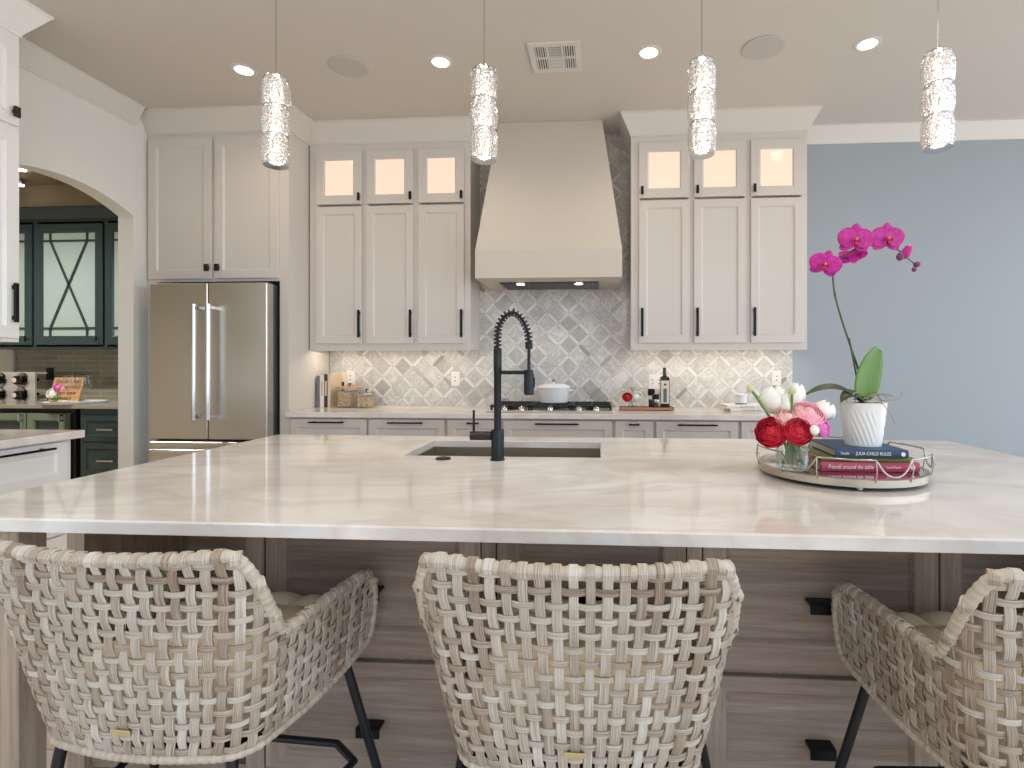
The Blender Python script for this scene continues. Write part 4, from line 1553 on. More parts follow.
# glass vase on the tray
VX, VY, VZ = .578, 1.635, .9465
t = thing('glass_vase', 'clear glass vase of ranunculus and tulips on the tray', 'vase', (VX, VY, VZ))
G().lathe([(.040, VZ), (.048, VZ + .004), (.0505, VZ + .09), (.0475, VZ + .09), (.0455, VZ + .010), (.01, VZ + .008)], (VX, VY, 0), 32).done('vessel', M['glass'], t, 50)
G().lathe([(.045, VZ + .0105), (.0468, VZ + .060)], (VX, VY, 0), 32).done('water', M['glass'], t, 50)

def cut_flower(name, label, cat, kind, c, ax, R, mat, H=None, foot=None, seed=0, group=None, mid=None):
    c = Vector(c); ax = Vector(ax).normalized()
    rng = random.Random(seed + 50)
    t = thing(name, label, cat, tuple(c), group)
    g = G()
    if kind == 'rosette':
        rosette(g, c, ax, R, 6, seed); back = c - ax * R * .8
    elif kind == 'tulip':
        tulip(g, c - ax * H * .5, ax, R, H, seed); back = c - ax * H * .48
    else:
        g.grid(lambda u, v: c + Vector((math.cos(2 * PI * u) * math.sin(PI * v), math.sin(2 * PI * u) * math.sin(PI * v), -math.cos(PI * v) * 1.15)) * R, 14, 10); back = c - ax * R
    o = g.done('bloom', mat, t, 80)
    if kind != 'bud': solid(o, .0008)
    if foot is None:
        foot = Vector((VX + rng.uniform(-.03, .03), VY + rng.uniform(-.03, .03), VZ + .014))
    neck = Vector((VX, VY, VZ + .085)) + (back - Vector((VX, VY, VZ + .085))) * .25
    neck.x = VX + max(-.03, min(.03, neck.x - VX)); neck.y = VY + max(-.03, min(.03, neck.y - VY)); neck.z = VZ + .088
    if mid is None: mid = neck.lerp(back, .5) + Vector((0, 0, .008))
    pts = [foot.lerp(neck, k / 6) for k in range(6)] + bez(neck, mid, back, 8)
    G().tube(pts, .0042, 8).done('stem', M['stem'], t, 60)
    return t
F = cut_flower
F('ranunculus', 'crimson ranunculus at lower left of the vase', 'flower', 'rosette', (.503, 1.600, 1.062), (-.45, -.75, .35), .046, M['redpetal'], seed=1)
F('ranunculus', 'crimson ranunculus at the front center of the vase', 'flower', 'rosette', (.570, 1.572, 1.068), (0, -.9, .4), .040, M['redpetal'], seed=2)
F('ranunculus', 'pale blush ranunculus above the front crimson one', 'flower', 'rosette', (.553, 1.605, 1.104), (-.1, -.8, .6), .038, M['blushpetal'], seed=3)
F('ranunculus', 'large pink ranunculus at the top of the bouquet', 'flower', 'rosette', (.616, 1.620, 1.116), (.15, -.6, .75), .048, M['pinkpetal'], seed=4)
F('ranunculus', 'small mauve ranunculus at the right rim of the vase', 'flower', 'rosette', (.650, 1.600, 1.078), (.5, -.75, .3), .029, M['mauvepetal'], seed=5)
F('ranunculus', 'small white ranunculus bud between crimson and mauve blooms', 'flower', 'bud', (.611, 1.562, 1.074), (.1, -.8, .3), .013, M['whitepetal'], seed=6)
F('tulip', 'white tulip leaning right over the pink ranunculus', 'tulip', 'tulip', (.675, 1.655, 1.122), (.45, -.2, .8), .034, M['whitepetal'], .062, seed=7)
F('tulip', 'upright white tulip in the middle behind the blush bloom', 'tulip', 'tulip', (.592, 1.66, 1.168), (.25, .0, 1), .030, M['whitepetal'], .075, seed=8)
F('tulip', 'wide white tulip at upper left of the bouquet', 'tulip', 'tulip', (.528, 1.66, 1.155), (-.1, 0, 1), .045, M['whitepetal'], .085, seed=9)
F('tulip', 'slim white tulip low in the bouquet center', 'tulip', 'tulip', (.556, 1.625, 1.148), (0, -.15, 1), .020, M['whitepetal'], .07, seed=10)
F('ranunculus_bud', 'pale green bud on a long stem at far left', 'flower', 'bud', (.448, 1.625, 1.190), (-.6, 0, .7), .0105, M['sage'], seed=11, mid=Vector((.50, 1.63, 1.12)))
F('ranunculus_bud', 'pale green bud on a thick stem above the tulips', 'flower', 'bud', (.562, 1.60, 1.186), (0, 0, 1), .0115, M['sage'], seed=12)

# ------------------------------------------------------------------ round mirrored tray
TX, TY, TR = .752, 1.732, .240
t = thing('mirrored_tray', 'round mirrored tray with scalloped wire gallery on the island', 'tray', (TX, TY, .914))
G().lathe([(TR - .004, .9245), (TR, .926), (TR, .946), (TR - .003, .9475), (TR - .012, .9475), (TR - .012, .9455)], (TX, TY, 0), 72).done('rim', M['trayrim'], t, 40)
G().lathe([(TR - .013, .9448), (TR - .013, .9460)], (TX, TY, 0), 72).done('mirror', M['mirror'], t, 40)
for a in (-100, -10, 80, 170):
    a = math.radians(a)
    G().lathe([(.008, .9142), (.010, .919), (.008, .9246)], (TX + (TR - .02) * math.cos(a), TY + (TR - .02) * math.sin(a), 0), 14).done('foot', M['chrome'], t, 40)
g = G()
NS = 6
zt_, zl_ = 1.002, .956
ring = []
GA = math.radians(-79 - 60 * .79)
for i in range(NS * 40):
    a = 2 * PI * i / (NS * 40) + GA
    ph = (i % 40) / 40
    # flat piece, then a drop that hangs like a U
    if ph < .58: z = zt_
    else:
        q = (ph - .58) / .42
        z = zl_ + (zt_ - zl_) * abs(2 * q - 1) ** 2.4
    ring.append((TX + (TR + .004) * math.cos(a), TY + (TR + .004) * math.sin(a), z))
g.tube(ring, .0028, 8, closed=True)
for i in range(NS):
    for ph in (.0, .58):
        a = 2 * PI * (i + ph) / NS + GA
        c_ = (math.cos(a), math.sin(a))
        g.tube([(TX + (TR + .001) * c_[0], TY + (TR + .001) * c_[1], .940), (TX + (TR + .008) * c_[0], TY + (TR + .008) * c_[1], .972), (TX + (TR + .004) * c_[0], TY + (TR + .004) * c_[1], zt_)], .0017, 6)
g.done('wire_gallery', M['nickel'], t, 60)
# ---- books on the tray
def book(name, label, x0, x1, y0, y1, z0, z1, mat, rz, group, spine='-y'):
    """lying book, spine toward -y"""
    cx_, cy_ = (x0 + x1) / 2, (y0 + y1) / 2
    t = thing(name, label, 'book', (cx_, cy_, z0), group)
    W = Matrix.Translation((cx_, cy_, 0)) @ Matrix.Rotation(rz, 4, 'Z')
    hx, hy = (x1 - x0) / 2, (y1 - y0) / 2
    c_ = .0025
    g = G(); g.m = W
    g.box(-hx, hx, -hy, hy, z0, z0 + c_)
    g.box(-hx, hx, -hy, hy, z1 - c_, z1)
    zm = (z0 + z1) / 2
    sp2 = [(-hy - .004 * math.cos(k * PI / 8 - PI / 2), z0 + (z1 - z0) * k / 8) for k in range(9)]
    g.prism(sp2 + [(-hy + c_, z1), (-hy + c_, z0)], -hx, hx, 'x')
    g.done('cover', mat, t, 40)
    g = G(); g.m = W
    g.box(-hx + .005, hx - .005, -hy + c_, hy - .006, z0 + c_, z1 - c_)
    g.done('pages', M['paper'], t, 0)
    return t, W
b1, W = book('cookbook', 'raspberry cookbook at bottom of the stack on the tray', .650, .928, 1.612, 1.815, .9470, .9745, M['crimson'], 0, 'cookbooks under the orchid')
yy = 1.612 - .0047
text_mesh('Friends around the table', .0175, M['ink'], 'spine_title', b1, (.732, yy, .9612), (1, 0, 0), (0, 0, 1), shear=.3, squash=.74)
text_mesh('Good Food', .0095, M['ink'], 'spine_author', b1, (.853, yy, .9612), (1, 0, 0), (0, 0, 1), squash=.9)
g = G().lathe([(.0065, yy - .0004), (.0065, yy + .0012)], (.908, 0, .9608), 16, 'y'); g.done('spine_emblem', M['ink'], b1, 30)
b2, W = book('cookbook', 'olive green book in the middle of the tray stack', .660, .915, 1.618, 1.82, .9748, .9905, M['olive'], math.radians(-3), 'cookbooks under the orchid')
b3, W = book('cookbook', 'navy book on top of the stack, under the orchid', .690, .892, 1.600, 1.820, .9908, 1.0135, M['navy'], math.radians(-2), 'cookbooks under the orchid')
def onb(x, z): return W @ Vector((x, -.110 - .0046, z))
xd = W.to_3x3() @ Vector((1, 0, 0))
text_mesh('JULIA CHILD RULES', .0135, M['ink'], 'spine_title', b3, onb(.004, 1.0022), xd, (0, 0, 1), squash=.84)
text_mesh('Thimble', .0105, M['ink'], 'spine_author', b3, onb(-.076, 1.0022), xd, (0, 0, 1), squash=.7, shear=.2)
g = G().lathe([(.0062, 1.4), (.0062, 1.4012)], (0, 0, 0), 18, 'y')
p = onb(.086, 1.0022)
g.v = [Vector((q.x + p.x, q.y - 1.4 + p.y - .0005, q.z + p.z)) for q in g.v]
g.done('spine_emblem', M['ink'], b3, 30)

# ---- orchid
PX, PY, PZ = .812, 1.702, 1.0140
t = thing('potted_orchid', 'magenta orchid arching from a white ribbed pot on books', 'potted plant', (PX, PY, PZ))
def potf(u, v):
    a = 2 * PI * u
    z = v * .130
    r = .0505 + .0150 * v
    ridge = .0014 * math.sin(26 * a + 22 * v) * (1 if .06 < v < .80 and math.sin(3 * a + 1.2) > -.2 else 0)
    return Vector((PX + (r + ridge) * math.cos(a), PY + (r + ridge) * math.sin(a), PZ + z))
g = G().grid(potf, 160, 28, wrap=True)
g.lathe([(.0650, .130), (.0670, .1305), (.0650, .132), (.0615, .130), (.058, .10)], (PX, PY, PZ), 64, cap=False)
g.lathe([(.02, .0), (.0505, .0)], (PX, PY, PZ + .0002), 64)
g.done('pot', M['pot'], t, 50)
g = G()
g.grid(lambda u, v: Vector((PX + .060 * v * math.cos(2 * PI * u), PY + .060 * v * math.sin(2 * PI * u), PZ + .117 + .018 * (1 - v) + .004 * math.sin(31 * u) * v * (1 - v))), 28, 8)
g.done('bark', M['moss'], t, 60)
def leaf(g, base, mid, tip, W, fold=.25, seg=14, blunt=False):
    base, mid, tip = Vector(base), Vector(mid), Vector(tip)
    cpts = bez(base, mid, tip, seg)
    def f(u, v):
        i = min(seg, int(v * seg + .5))
        tdir = (cpts[min(i + 1, seg)] - cpts[max(i - 1, 0)]).normalized()
        side = LEAFSIDE - tdir * LEAFSIDE.dot(tdir)
        side.normalize()
        nn = side.cross(tdir)
        x = (u - .5) * 2
        w = W * math.sin(PI * (v ** .85 * .93 + .045)) ** (.5 if blunt else .62) * (1 if v < .6 or blunt else (1 - ((v - .6) / .4) ** 3 * .5))
        return cpts[i] + side * (x * w) + nn * (abs(x) ** 1.4 * w * fold)
    return g.grid(f, 8, seg)
LEAFSIDE = Vector((1, .25, -.1))
o = leaf(G(), (PX + .005, PY, PZ + .135), (PX - .004, PY - .012, PZ + .20), (PX + .052, PY + .012, PZ + .298), .044, .14, 18, True).done('leaf', M['leaf'], t, 80, 'broad upright green leaf'); solid(o, .0016)
LEAFSIDE = Vector((.1, 1, .35))
o = leaf(G(), (PX - .01, PY, PZ + .135), (PX - .085, PY - .01, PZ + .205), (PX - .185, PY - .03, PZ + .155), .022, .3).done('leaf', M['leafdark'], t, 80, 'long dark leaf arching left'); solid(o, .0016)
LEAFSIDE = Vector((.1, 1, .5))
o = leaf(G(), (PX - .005, PY - .01, PZ + .132), (PX - .05, PY - .03, PZ + .175), (PX - .088, PY - .05, PZ + .135), .022, .35).done('leaf', M['leafdark'], t, 80, 'short brownish leaf beside the pot rim'); solid(o, .0016)
rng = random.Random(5)
g = G()
for k in range(14):
    a = rng.uniform(0, 2 * PI)
    r1 = rng.uniform(.05, .085)
    p0 = (PX + rng.uniform(-.02, .02), PY + rng.uniform(-.02, .02), PZ + .138)
    p1 = (PX + r1 * .6 * math.cos(a), PY + r1 * .6 * math.sin(a), PZ + .17 + rng.uniform(-.01, .01))
    p2 = (PX + r1 * math.cos(a), PY + r1 * math.sin(a), PZ + .145 + rng.uniform(-.02, .015))
    g.tube(bez(p0, p1, p2, 8), .0016, 6)
g.tube(bez((PX + .03, PY - .03, PZ + .14), (PX + .10, PY - .05, PZ + .135), (PX + .098, PY - .03, PZ + .165), 8), .0015, 6)
g.tube(bez((PX + .02, PY - .05, PZ + .145), (PX + .03, PY - .085, PZ + .12), (PX + .055, PY - .076, PZ + .075), 8), .0013, 6)
g.done('aerial_roots', M['root'], t, 60)
ctrl = [(.826, 1.728, 1.145), (.812, 1.726, 1.235), (.782, 1.712, 1.312), (.748, 1.70, 1.400), (.727, 1.70, 1.480), (.722, 1.70, 1.545), (.738, 1.695, 1.585), (.775, 1.69, 1.613), (.825, 1.69, 1.628), (.872, 1.69, 1.627), (.915, 1.69, 1.610), (.945, 1.695, 1.585), (.968, 1.70, 1.570)]
def catmull(P_, n_=6):
    P_ = [Vector(p) for p in P_]
    out = []
    for i in range(len(P_) - 1):
        p0, p1, p2, p3 = P_[max(i - 1, 0)], P_[i], P_[i + 1], P_[min(i + 2, len(P_) - 1)]
        for k in range(n_):
            s = k / n_
            out.append(.5 * ((2 * p1) + (p2 - p0) * s + (2 * p0 - 5 * p1 + 4 * p2 - p3) * s * s + (3 * p1 - p0 - 3 * p2 + p3) * s ** 3))
    return out + [P_[-1]]
sp_pts = catmull(ctrl)
g = G().tube(sp_pts, lambda i: .0036 - .0020 * i / len(sp_pts) + (.0012 if i in (24, 36) else 0), 8)
g.tube(bez((.822, 1.735, 1.145), (.80, 1.725, 1.25), (.770, 1.702, 1.345), 10), .0028, 6)
g.tube([(.945, 1.695, 1.585), (.955, 1.69, 1.574), (.957, 1.69, 1.560)], .0014, 6)
g.tube([(.722, 1.70, 1.548), (.712, 1.69, 1.560), (.702, 1.685, 1.568)], .0018, 6)
g.done('flower_spike', M['orchidstem'], t, 60)
def orchid_flower(c, face, up, R):
    c = Vector(c); n_ = Vector(face).normalized(); up = Vector(up)
    u = (up - n_ * up.dot(n_)).normalized(); r = u.cross(n_)
    g = G()
    def pet(ang, L, W, push, cup):
        d = u * math.cos(ang) + r * math.sin(ang)
        sd = d.cross(n_)
        def f(a, b_):
            x = (a - .5) * 2
            w = W * math.sqrt(max(0, math.sin(PI * min(1, .04 + .96 * b_ ** .85)))) if b_ < .999 else W * .1
            return c + n_ * (push + cup * L * (b_ - .5) ** 2 - .08 * W * x * x) + d * (L * b_) + sd * (x * w)
        g.grid(f, 10, 12)
    for ang in (0, 2.2, -2.2): pet(ang, R * 1.0, R * .36, -.002, -.1)
    for ang in (1.38, -1.38): pet(ang, R * 1.08, R * .62, .001, .15)
    fl_ = g.done('flower', M['orchid'], t, 80, 'open magenta orchid bloom')
    solid(fl_, .0008)
    g = G()
    for ang in (.9, -.9):
        d = -u * .35 + r * math.sin(ang)
        g.grid(lambda a, b_, d=d: c + n_ * (.006 + .010 * b_) + d * (R * .30 * b_) + (u * (a - .5) * R * .28 * math.sin(PI * (.1 + .8 * b_))), 5, 6)
    g.grid(lambda a, b_: c + n_ * (.004 + .014 * math.sin(b_ * PI * .7)) - u * (R * .42 * b_) + r * ((a - .5) * R * .3 * math.sin(PI * (.1 + .85 * b_))), 5, 7)
    o = g.done('lip', M['orchidlip'], fl_, 80); solid(o, .0008)
    G().lathe([(.001, -.004), (.004, -.002), (.0045, .002), (.001, .0055)], tuple(c + n_ * .010), 10).done('column', M['orchidgold'], fl_, 60)
orchid_flower((.686, 1.672, 1.568), (-.25, -1, -.12), (.32, 0, 1), .045)
orchid_flower((.770, 1.660, 1.640), (-.05, -1, -.1), (.10, 0, 1), .050)
orchid_flower((.778, 1.700, 1.600), (.35, .6, -.5), (.25, 0, -1), .040)
orchid_flower((.864, 1.662, 1.642), (.05, -1, -.1), (.02, 0, 1), .049)
def ell(g, c, ax, L, R):
    ax = Vector(ax).normalized(); u = ax.orthogonal().normalized(); w = ax.cross(u)
    return g.grid(lambda a, b_: Vector(c) + ax * (-math.cos(PI * b_) * L) + (u * math.cos(2 * PI * a) + w * math.sin(2 * PI * a)) * R * math.sin(PI * b_), 14, 10)
for c, ax, L, R, mt in (((.936, 1.69, 1.607), (.5, 0, .9), .024, .014, 'orchid'), ((.914, 1.685, 1.592), (.2, 0, 1), .013, .011, 'bud'), ((.972, 1.70, 1.570), (1, 0, .2), .010, .009, 'bud'), ((.958, 1.69, 1.553), (.1, 0, -1), .008, .007, 'bud')):
    ell(G(), c, ax, L, R).done('bud', M[mt], t, 80)

# ------------------------------------------------------------------ things on the back counter
CT = .9145
# cooktop
t = thing('gas_cooktop', 'stainless gas cooktop with black grates under the hood', 'cooktop', (-.365, 4.05, .914))
KX0, KX1 = -.825, .095
g = G()
g.box(KX0, KX1, 3.80, 4.32, CT, .926, .003)
g.done('pan', M['steel'], t, 0)
G().box(KX0, KX1, 3.79, 3.80, CT, .930, .002).done('control_strip', M['steel'], t, 0)
for q in range(3):
    a = KX0 + .012 + q * .300; b_ = a + .294
    g = G()
    zt2, zb2 = .962, .944
    for x in (a, b_ - .014, (a + b_) / 2 - .007): g.box(x, x + .014, 3.875, 4.305, zb2, zt2, .002)
    for y in (3.875, 4.083, 4.291): g.box(a, b_, y, y + .014, zb2, zt2, .002)
    for y in (3.96, 4.20):
        g.box(a, b_, y, y + .011, zb2 + .004, zt2, .002)
    for x in (a, b_ - .014):
        for y in (3.875, 4.291): g.box(x, x + .014, y, y + .014, .926, zb2)
    g.done('grate', M['castiron'], t, 0)
    for y in ((3.98, 4.20) if q != 1 else (4.09,)):
        g = G()
        g.lathe([(.05, .9265), (.05, .932), (.036, .933), (.036, .942), (.030, .944)], ((a + b_) / 2, y, 0), 24)
        g.done('burner', M['dark'], t, 40)
for x in (-.70, -.575, -.365, -.155, -.03):
    g = G()
    g.lathe([(.022, .927), (.024, .930), (.020, .952), (.017, .955)], (x, 3.838, 0), 20)
    g.box(x - .004, x + .004, 3.818, 3.858, .952, .962, .002)
    g.done('knob', M['chrome'], t, 40)

# dutch oven
DX, DY, DZ = -.365, 4.125, .9625
t = thing('dutch_oven', 'white enameled dutch oven on the cooktop', 'pot', (DX, DY, DZ))
G().lathe([(.100, DZ), (.112, DZ + .008), (.128, DZ + .110), (.128, DZ + .114), (.122, DZ + .114), (.108, DZ + .012)], (DX, DY, 0), 48).done('body', M['enamel'], t, 40)
G().lathe([(.131, DZ + .1145), (.133, DZ + .120), (.126, DZ + .132), (.085, DZ + .148), (.02, DZ + .153)], (DX, DY, 0), 48).done('lid', M['enamel'], t, 40)
G().lathe([(.008, DZ + .152), (.008, DZ + .164), (.016, DZ + .168), (.017, DZ + .175), (.010, DZ + .181)], (DX, DY, 0), 20).done('knob', M['chrome'], t, 40)
for sx in (-1, 1):
    pts = bez((DX + sx * .122, DY - .04, DZ + .098), (DX + sx * .185, DY, DZ + .100), (DX + sx * .122, DY + .04, DZ + .098), 12)
    G().tube(pts, .0065, 8).done('handle', M['enamel'], t, 60)

# upright cookbooks by the refrigerator panel
x = -2.300
UB = [('slate', .026, .255, .18, 'slim grey upright book against the refrigerator panel'),
      ('offwhite', .034, .262, .18, 'white upright book second from the refrigerator panel'),
      ('brown', .028, .268, .19, 'dark brown upright book in the counter row'),
      ('tan', .022, .275, .19, 'tan upright book beside the cream face-out cookbook'),
      ]
for mt, th, h, dp, lb in UB:
    y0 = 4.16
    t = thing('upright_book', lb, 'book', (x + th / 2, y0, CT), 'upright cookbooks on the back counter')
    g = G()
    g.box(x, x + .003, y0, y0 + dp, CT, CT + h)
    g.box(x + th - .003, x + th, y0, y0 + dp, CT, CT + h)
    g.box(x + .003, x + th - .003, y0, y0 + .003, CT, CT + h)
    g.done('cover', M[mt], t, 0)
    G().box(x + .003, x + th - .003, y0 + .003, y0 + dp - .004, CT + .003, CT + h - .004).done('pages', M['paper'], t, 0)
    if mt in ('brown', 'cream', 'offwhite'):
        G().box(x + .007, x + th - .007, y0 - .0008, y0 + .001, CT + h * .35, CT + h * .8).done('spine_band', M['tan'] if mt != 'brown' else M['label'], t, 0)
    x += th + .0012
# the open-faced cream cookbook leaning behind the canisters
t = thing('display_book', 'cream cookbook standing face-out behind the taller canister', 'book', (-2.215, 4.37, CT))
g = G()
g.box(-2.270, -2.160, 4.360, 4.382, CT, CT + .278, .002)
g.done('cover', M['cream'], t, 0)
G().box(-2.215, -2.168, 4.3585, 4.3605, CT + .10, CT + .20).done('cover_photo', M['brown'], t, 0)

def canister(cx_, cy_, w, h, lidmat, lidw, label):
    t = thing('canister', label, 'canister', (cx_, cy_, CT), 'glass canisters on the back counter')
    hw_ = w / 2
    g = G()
    g.box(cx_ - hw_, cx_ + hw_, cy_ - hw_, cy_ + hw_, CT, CT + .006, .002)
    for sx in (-1, 1):
        g.box(cx_ + sx * hw_, cx_ + sx * (hw_ - .004), cy_ - hw_, cy_ + hw_, CT + .006, CT + h)
        g.box(cx_ - hw_ + .004, cx_ + hw_ - .004, cy_ + sx * hw_, cy_ + sx * (hw_ - .004), CT + .006, CT + h)
    g.done('jar', M['glass'], t, 0)
    G().box(cx_ - hw_ + .006, cx_ + hw_ * .55, cy_ - hw_ + .006, cy_ + hw_ - .006, CT + .007, CT + h * .86, .004).done('contents', M['pasta'], t, 0)
    ld = G().lathe([(lidw, CT + h + .0005), (lidw, CT + h + .013), (lidw - .004, CT + h + .015)], (cx_, cy_, 0), 32).done('lid', lidmat, t, 40)
    g = G()
    g.lathe([(.004, CT + h + .014), (.004, CT + h + .030), (.015, CT + h + .034), (.013, CT + h + .042)], (cx_, cy_, 0), 16)
    g.done('knob', M['bronze'], ld, 40)
canister(-2.050, 4.215, .150, .152, M['wood'], .103, 'taller square glass canister with wide wooden lid')
canister(-1.885, 4.165, .118, .108, M['nickel'], .062, 'shorter square glass canister with metal lid')

# outlets on the backsplash
def outlet(x, z, label, double=False):
    t = thing('outlet', label, 'outlet', (x, WY - .02, z), 'white outlets on the marble backsplash')
    w = .058 if double else .036
    G().box(x - w, x + w, WY - .018, WY - .0125, z - .06, z + .06, .002).done('cover_plate', M['white'], t, 0)
    for k in ((-1, 1) if double else (0,)):
        G().box(x + k * .026 - .016, x + k * .026 + .016, WY - .0205, WY - .0178, z - .032, z + .032, .001).done('socket', M['white'], t, 0)
        for dz in (-.015, .015):
            G().box(x + k * .026 - .006, x + k * .026 + .006, WY - .0212, WY - .0203, z + dz - .004, z + dz + .004).done('slot', M['slate'], t, 0)
outlet(-2.125, 1.150, 'white outlet above the standing cream book')
outlet(-1.217, 1.140, 'white outlet on marble tile left of the faucet')
outlet(.452, 1.120, 'white double outlet behind the olive oil bottle', True)
outlet(1.418, 1.152, 'white outlet on the right end of the marble backsplash')

# copper tray with bottle, grinders and small flowers
t = thing('serving_tray', 'narrow copper tray on the counter right of the cooktop', 'tray', (.345, 4.09, CT))
g = G()
g.box(.145, .552, 4.02, 4.17, CT + .004, CT + .010, .002)
for a in ((.145, .552, 4.02, 4.026), (.145, .552, 4.164, 4.17)): g.box(*a, CT + .008, CT + .024)
for a in ((.145, .151), (.546, .552)): g.box(*a, 4.02, 4.17, CT + .008, CT + .024)
g.done('body', M['copper'], t, 0)
for x in (.165, .53): G().box(x - .008, x + .008, 4.03, 4.16, CT, CT + .0045).done('foot', M['copper'], t, 0)
TZ = CT + .0105
t = thing('oil_bottle', 'tall dark square olive oil bottle on the copper tray', 'bottle', (.489, 4.10, TZ))
g = G()
def sq(w, z): return [(.489 - w, 4.10 - w, z), (.489 + w, 4.10 - w, z), (.489 + w, 4.10 + w, z), (.489 - w, 4.10 + w, z)]
g.loops([sq(.030, TZ), sq(.034, TZ + .004), sq(.034, TZ + .232), sq(.030, TZ + .240), sq(.013, TZ + .250), sq(.0115, TZ + .272)], cap0=True, cap1=True)
g.done('glass_body', M['bottle'], t, 0)
G().lathe([(.0125, TZ + .272), (.0125, TZ + .312), (.011, TZ + .314)], (.489, 4.10, 0), 16).done('cap', M['brown'], t, 40)
lab = G().box(.459, .519, 4.0652, 4.0662, TZ + .04, TZ + .215).done('label', M['label'], t, 0)
G().box(.476, .502, 4.0645, 4.0653, TZ + .05, TZ + .155).done('label_panel', M['labelgrey'], lab, 0)
G().lathe([(.009, 4.0645), (.009, 4.0653)], (.489, 0, TZ + .185), 16, 'y').done('label_seal', M['bottle'], lab, 0)
def grinder(x, y, h, label):
    t = thing('spice_grinder', label, 'grinder', (x, y, TZ), 'spice grinders on the copper tray')
    G().lathe([(.022, TZ), (.026, TZ + .004), (.026, TZ + h * .62), (.022, TZ + h * .66)], (x, y, 0), 20).done('jar', M['glass'], t, 50)
    G().lathe([(.018, TZ + .006), (.022, TZ + .008), (.022, TZ + h * .45)], (x, y, 0), 16).done('peppercorns', M['pepper'], t, 50)
    G().lathe([(.024, TZ + h * .661), (.027, TZ + h * .68), (.027, TZ + h * .98), (.022, TZ + h)], (x, y, 0), 20).done('cap', M['black'], t, 40)
grinder(.392, 4.125, .150, 'taller black-capped spice grinder behind the shorter one')
grinder(.418, 4.055, .112, 'shorter black-capped spice grinder in front, beside the oil bottle')
t = thing('bud_vase', 'tiny glass vase with red and white blooms on copper tray', 'vase', (.245, 4.095, TZ))
G().lathe([(.022, TZ), (.03, TZ + .006), (.034, TZ + .035), (.024, TZ + .060), (.026, TZ + .066), (.0245, TZ + .066), (.022, TZ + .060), (.031, TZ + .034), (.026, TZ + .01)], (.245, 4.095, 0), 24).done('vessel', M['glass'], t, 50)
def small_bloom(c, R, mat, label, seed):
    t = thing('small_flower', label, 'flower', c, None)
    o = rosette(G(), c, (0, -.8, .5), R, 4, seed).done('bloom', M[mat], t, 80); solid(o, .0008)
    G().tube(bez(Vector(c) + Vector((0, R * .5, -R * .4)), (.245, 4.10, TZ + .08), (.245 + (c[0] - .245) * .15, 4.097, TZ + .012), 10), .002, 6).done('stem', M['stem'], t, 60)
small_bloom((.203, 4.055, TZ + .090), .038, 'redpetal', 'small red bloom in the bud vase on copper tray', 21)
small_bloom((.278, 4.065, TZ + .098), .036, 'whitepetal', 'small white bloom in the bud vase on copper tray', 22)
t = thing('greenery_sprig', 'thin curling green sprig in the bud vase', 'sprig', (.25, 4.10, TZ))
g = G()
g.tube(bez((.247, 4.096, TZ + .012), (.27, 4.11, TZ + .20), (.345, 4.09, TZ + .10), 14), .0018, 6)
g.tube(bez((.243, 4.096, TZ + .012), (.235, 4.11, TZ + .11), (.245, 4.09, TZ + .165), 10), .0016, 6)
g.done('stem', M['leafdark'], t, 60)
g = G()
LEAFSIDE = Vector((.3, 1, .2))
for a, b_ in (((.245, 4.09, TZ + .13), (.225, 4.07, TZ + .165)), ((.245, 4.09, TZ + .14), (.268, 4.07, TZ + .155)), ((.30, 4.095, TZ + .14), (.33, 4.07, TZ + .155)), ((.33, 4.09, TZ + .115), (.35, 4.07, TZ + .085)), ((.20, 4.09, TZ + .13), (.165, 4.07, TZ + .125))):
    a, b_ = Vector(a), Vector(b_)
    leaf(g, a, (a + b_) / 2 + Vector((0, 0, .008)), b_, .012, .2, 8)
o = g.done('leaf', M['leaf'], t, 80); solid(o, .0008)

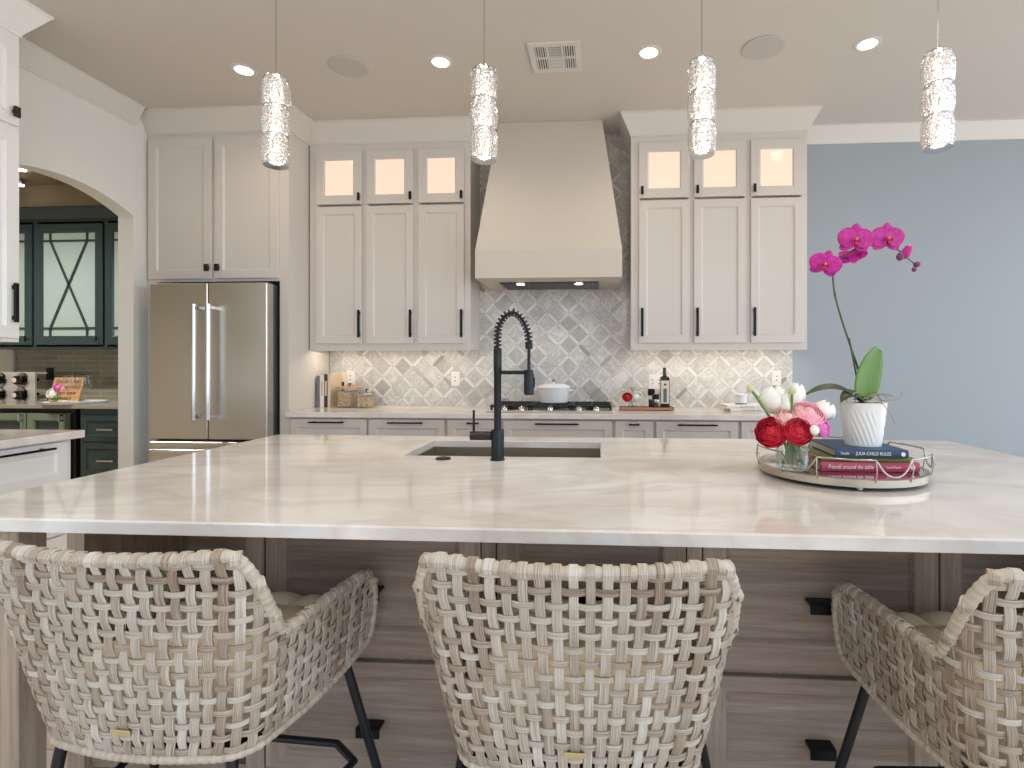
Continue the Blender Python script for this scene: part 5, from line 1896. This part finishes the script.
# low stack of white books with a small jar
for k, (x0, x1, z0, z1, lb) in enumerate(((.955, 1.255, 0, .022, 'white flat book at the bottom of the pair behind the bouquet'), (.930, 1.225, .0225, .046, 'white flat book on top of the pair behind the bouquet'))):
    t, W = book('flat_book', lb, x0, x1, 3.98, 4.20, CT + z0, CT + z1, M['offwhite'], 0, 'white flat books on the back counter')
    text_mesh('HOME KITCHEN TABLE' if k == 0 else 'SEASONAL LIVING', .013, M['slate'], 'spine_title', t, ((x0 + x1) / 2, 3.9752, CT + (z0 + z1) / 2), (1, 0, 0), (0, 0, 1))
t = thing('candle_jar', 'small white lidded jar on the white flat books', 'jar', (1.06, 4.09, CT + .0465))
jz = CT + .0465
G().lathe([(.040, jz), (.043, jz + .003), (.043, jz + .062), (.040, jz + .064)], (1.06, 4.09, 0), 28).done('jar', M['enamel'], t, 40)
G().lathe([(.0435, jz + .004), (.0435, jz + .010)], (1.06, 4.09, 0), 28).done('band', M['bronze'], t, 40)
G().lathe([(.046, jz + .0645), (.046, jz + .076), (.042, jz + .078)], (1.06, 4.09, 0), 28).done('lid', M['white'], t, 40)

# small flowers standing by the sign in the pantry
t = thing('posy', 'pink and white posy in front of the wooden sign', 'flowers', (-4.87, 4.45, .934))
for i, (c, R, mt) in enumerate((((-4.905, 4.43, 1.005), .045, 'whitepetal'), ((-4.85, 4.43, 1.06), .035, 'mauvepetal'), ((-4.82, 4.44, 1.045), .03, 'pinkpetal'))):
    o = rosette(G(), c, (0, -.9, .4), R, 4, 30 + i).done('bloom', M[mt], t, 80); solid(o, .0008)
g = G()
for c in ((-4.905, 4.44, 1.0), (-4.85, 4.44, 1.05), (-4.82, 4.45, 1.04)):
    g.tube([c, (-4.87, 4.44, .936)], .003, 6)
LEAFSIDE = Vector((1, .3, 0))
for b_ in ((-4.94, 4.42, .965), (-4.80, 4.42, .97), (-4.87, 4.41, .96)):
    leaf(g, (-4.87, 4.44, .936), (-4.87, 4.43, .965), b_, .018, .2, 8)
g.done('leaf', M['leaf'], t, 80)
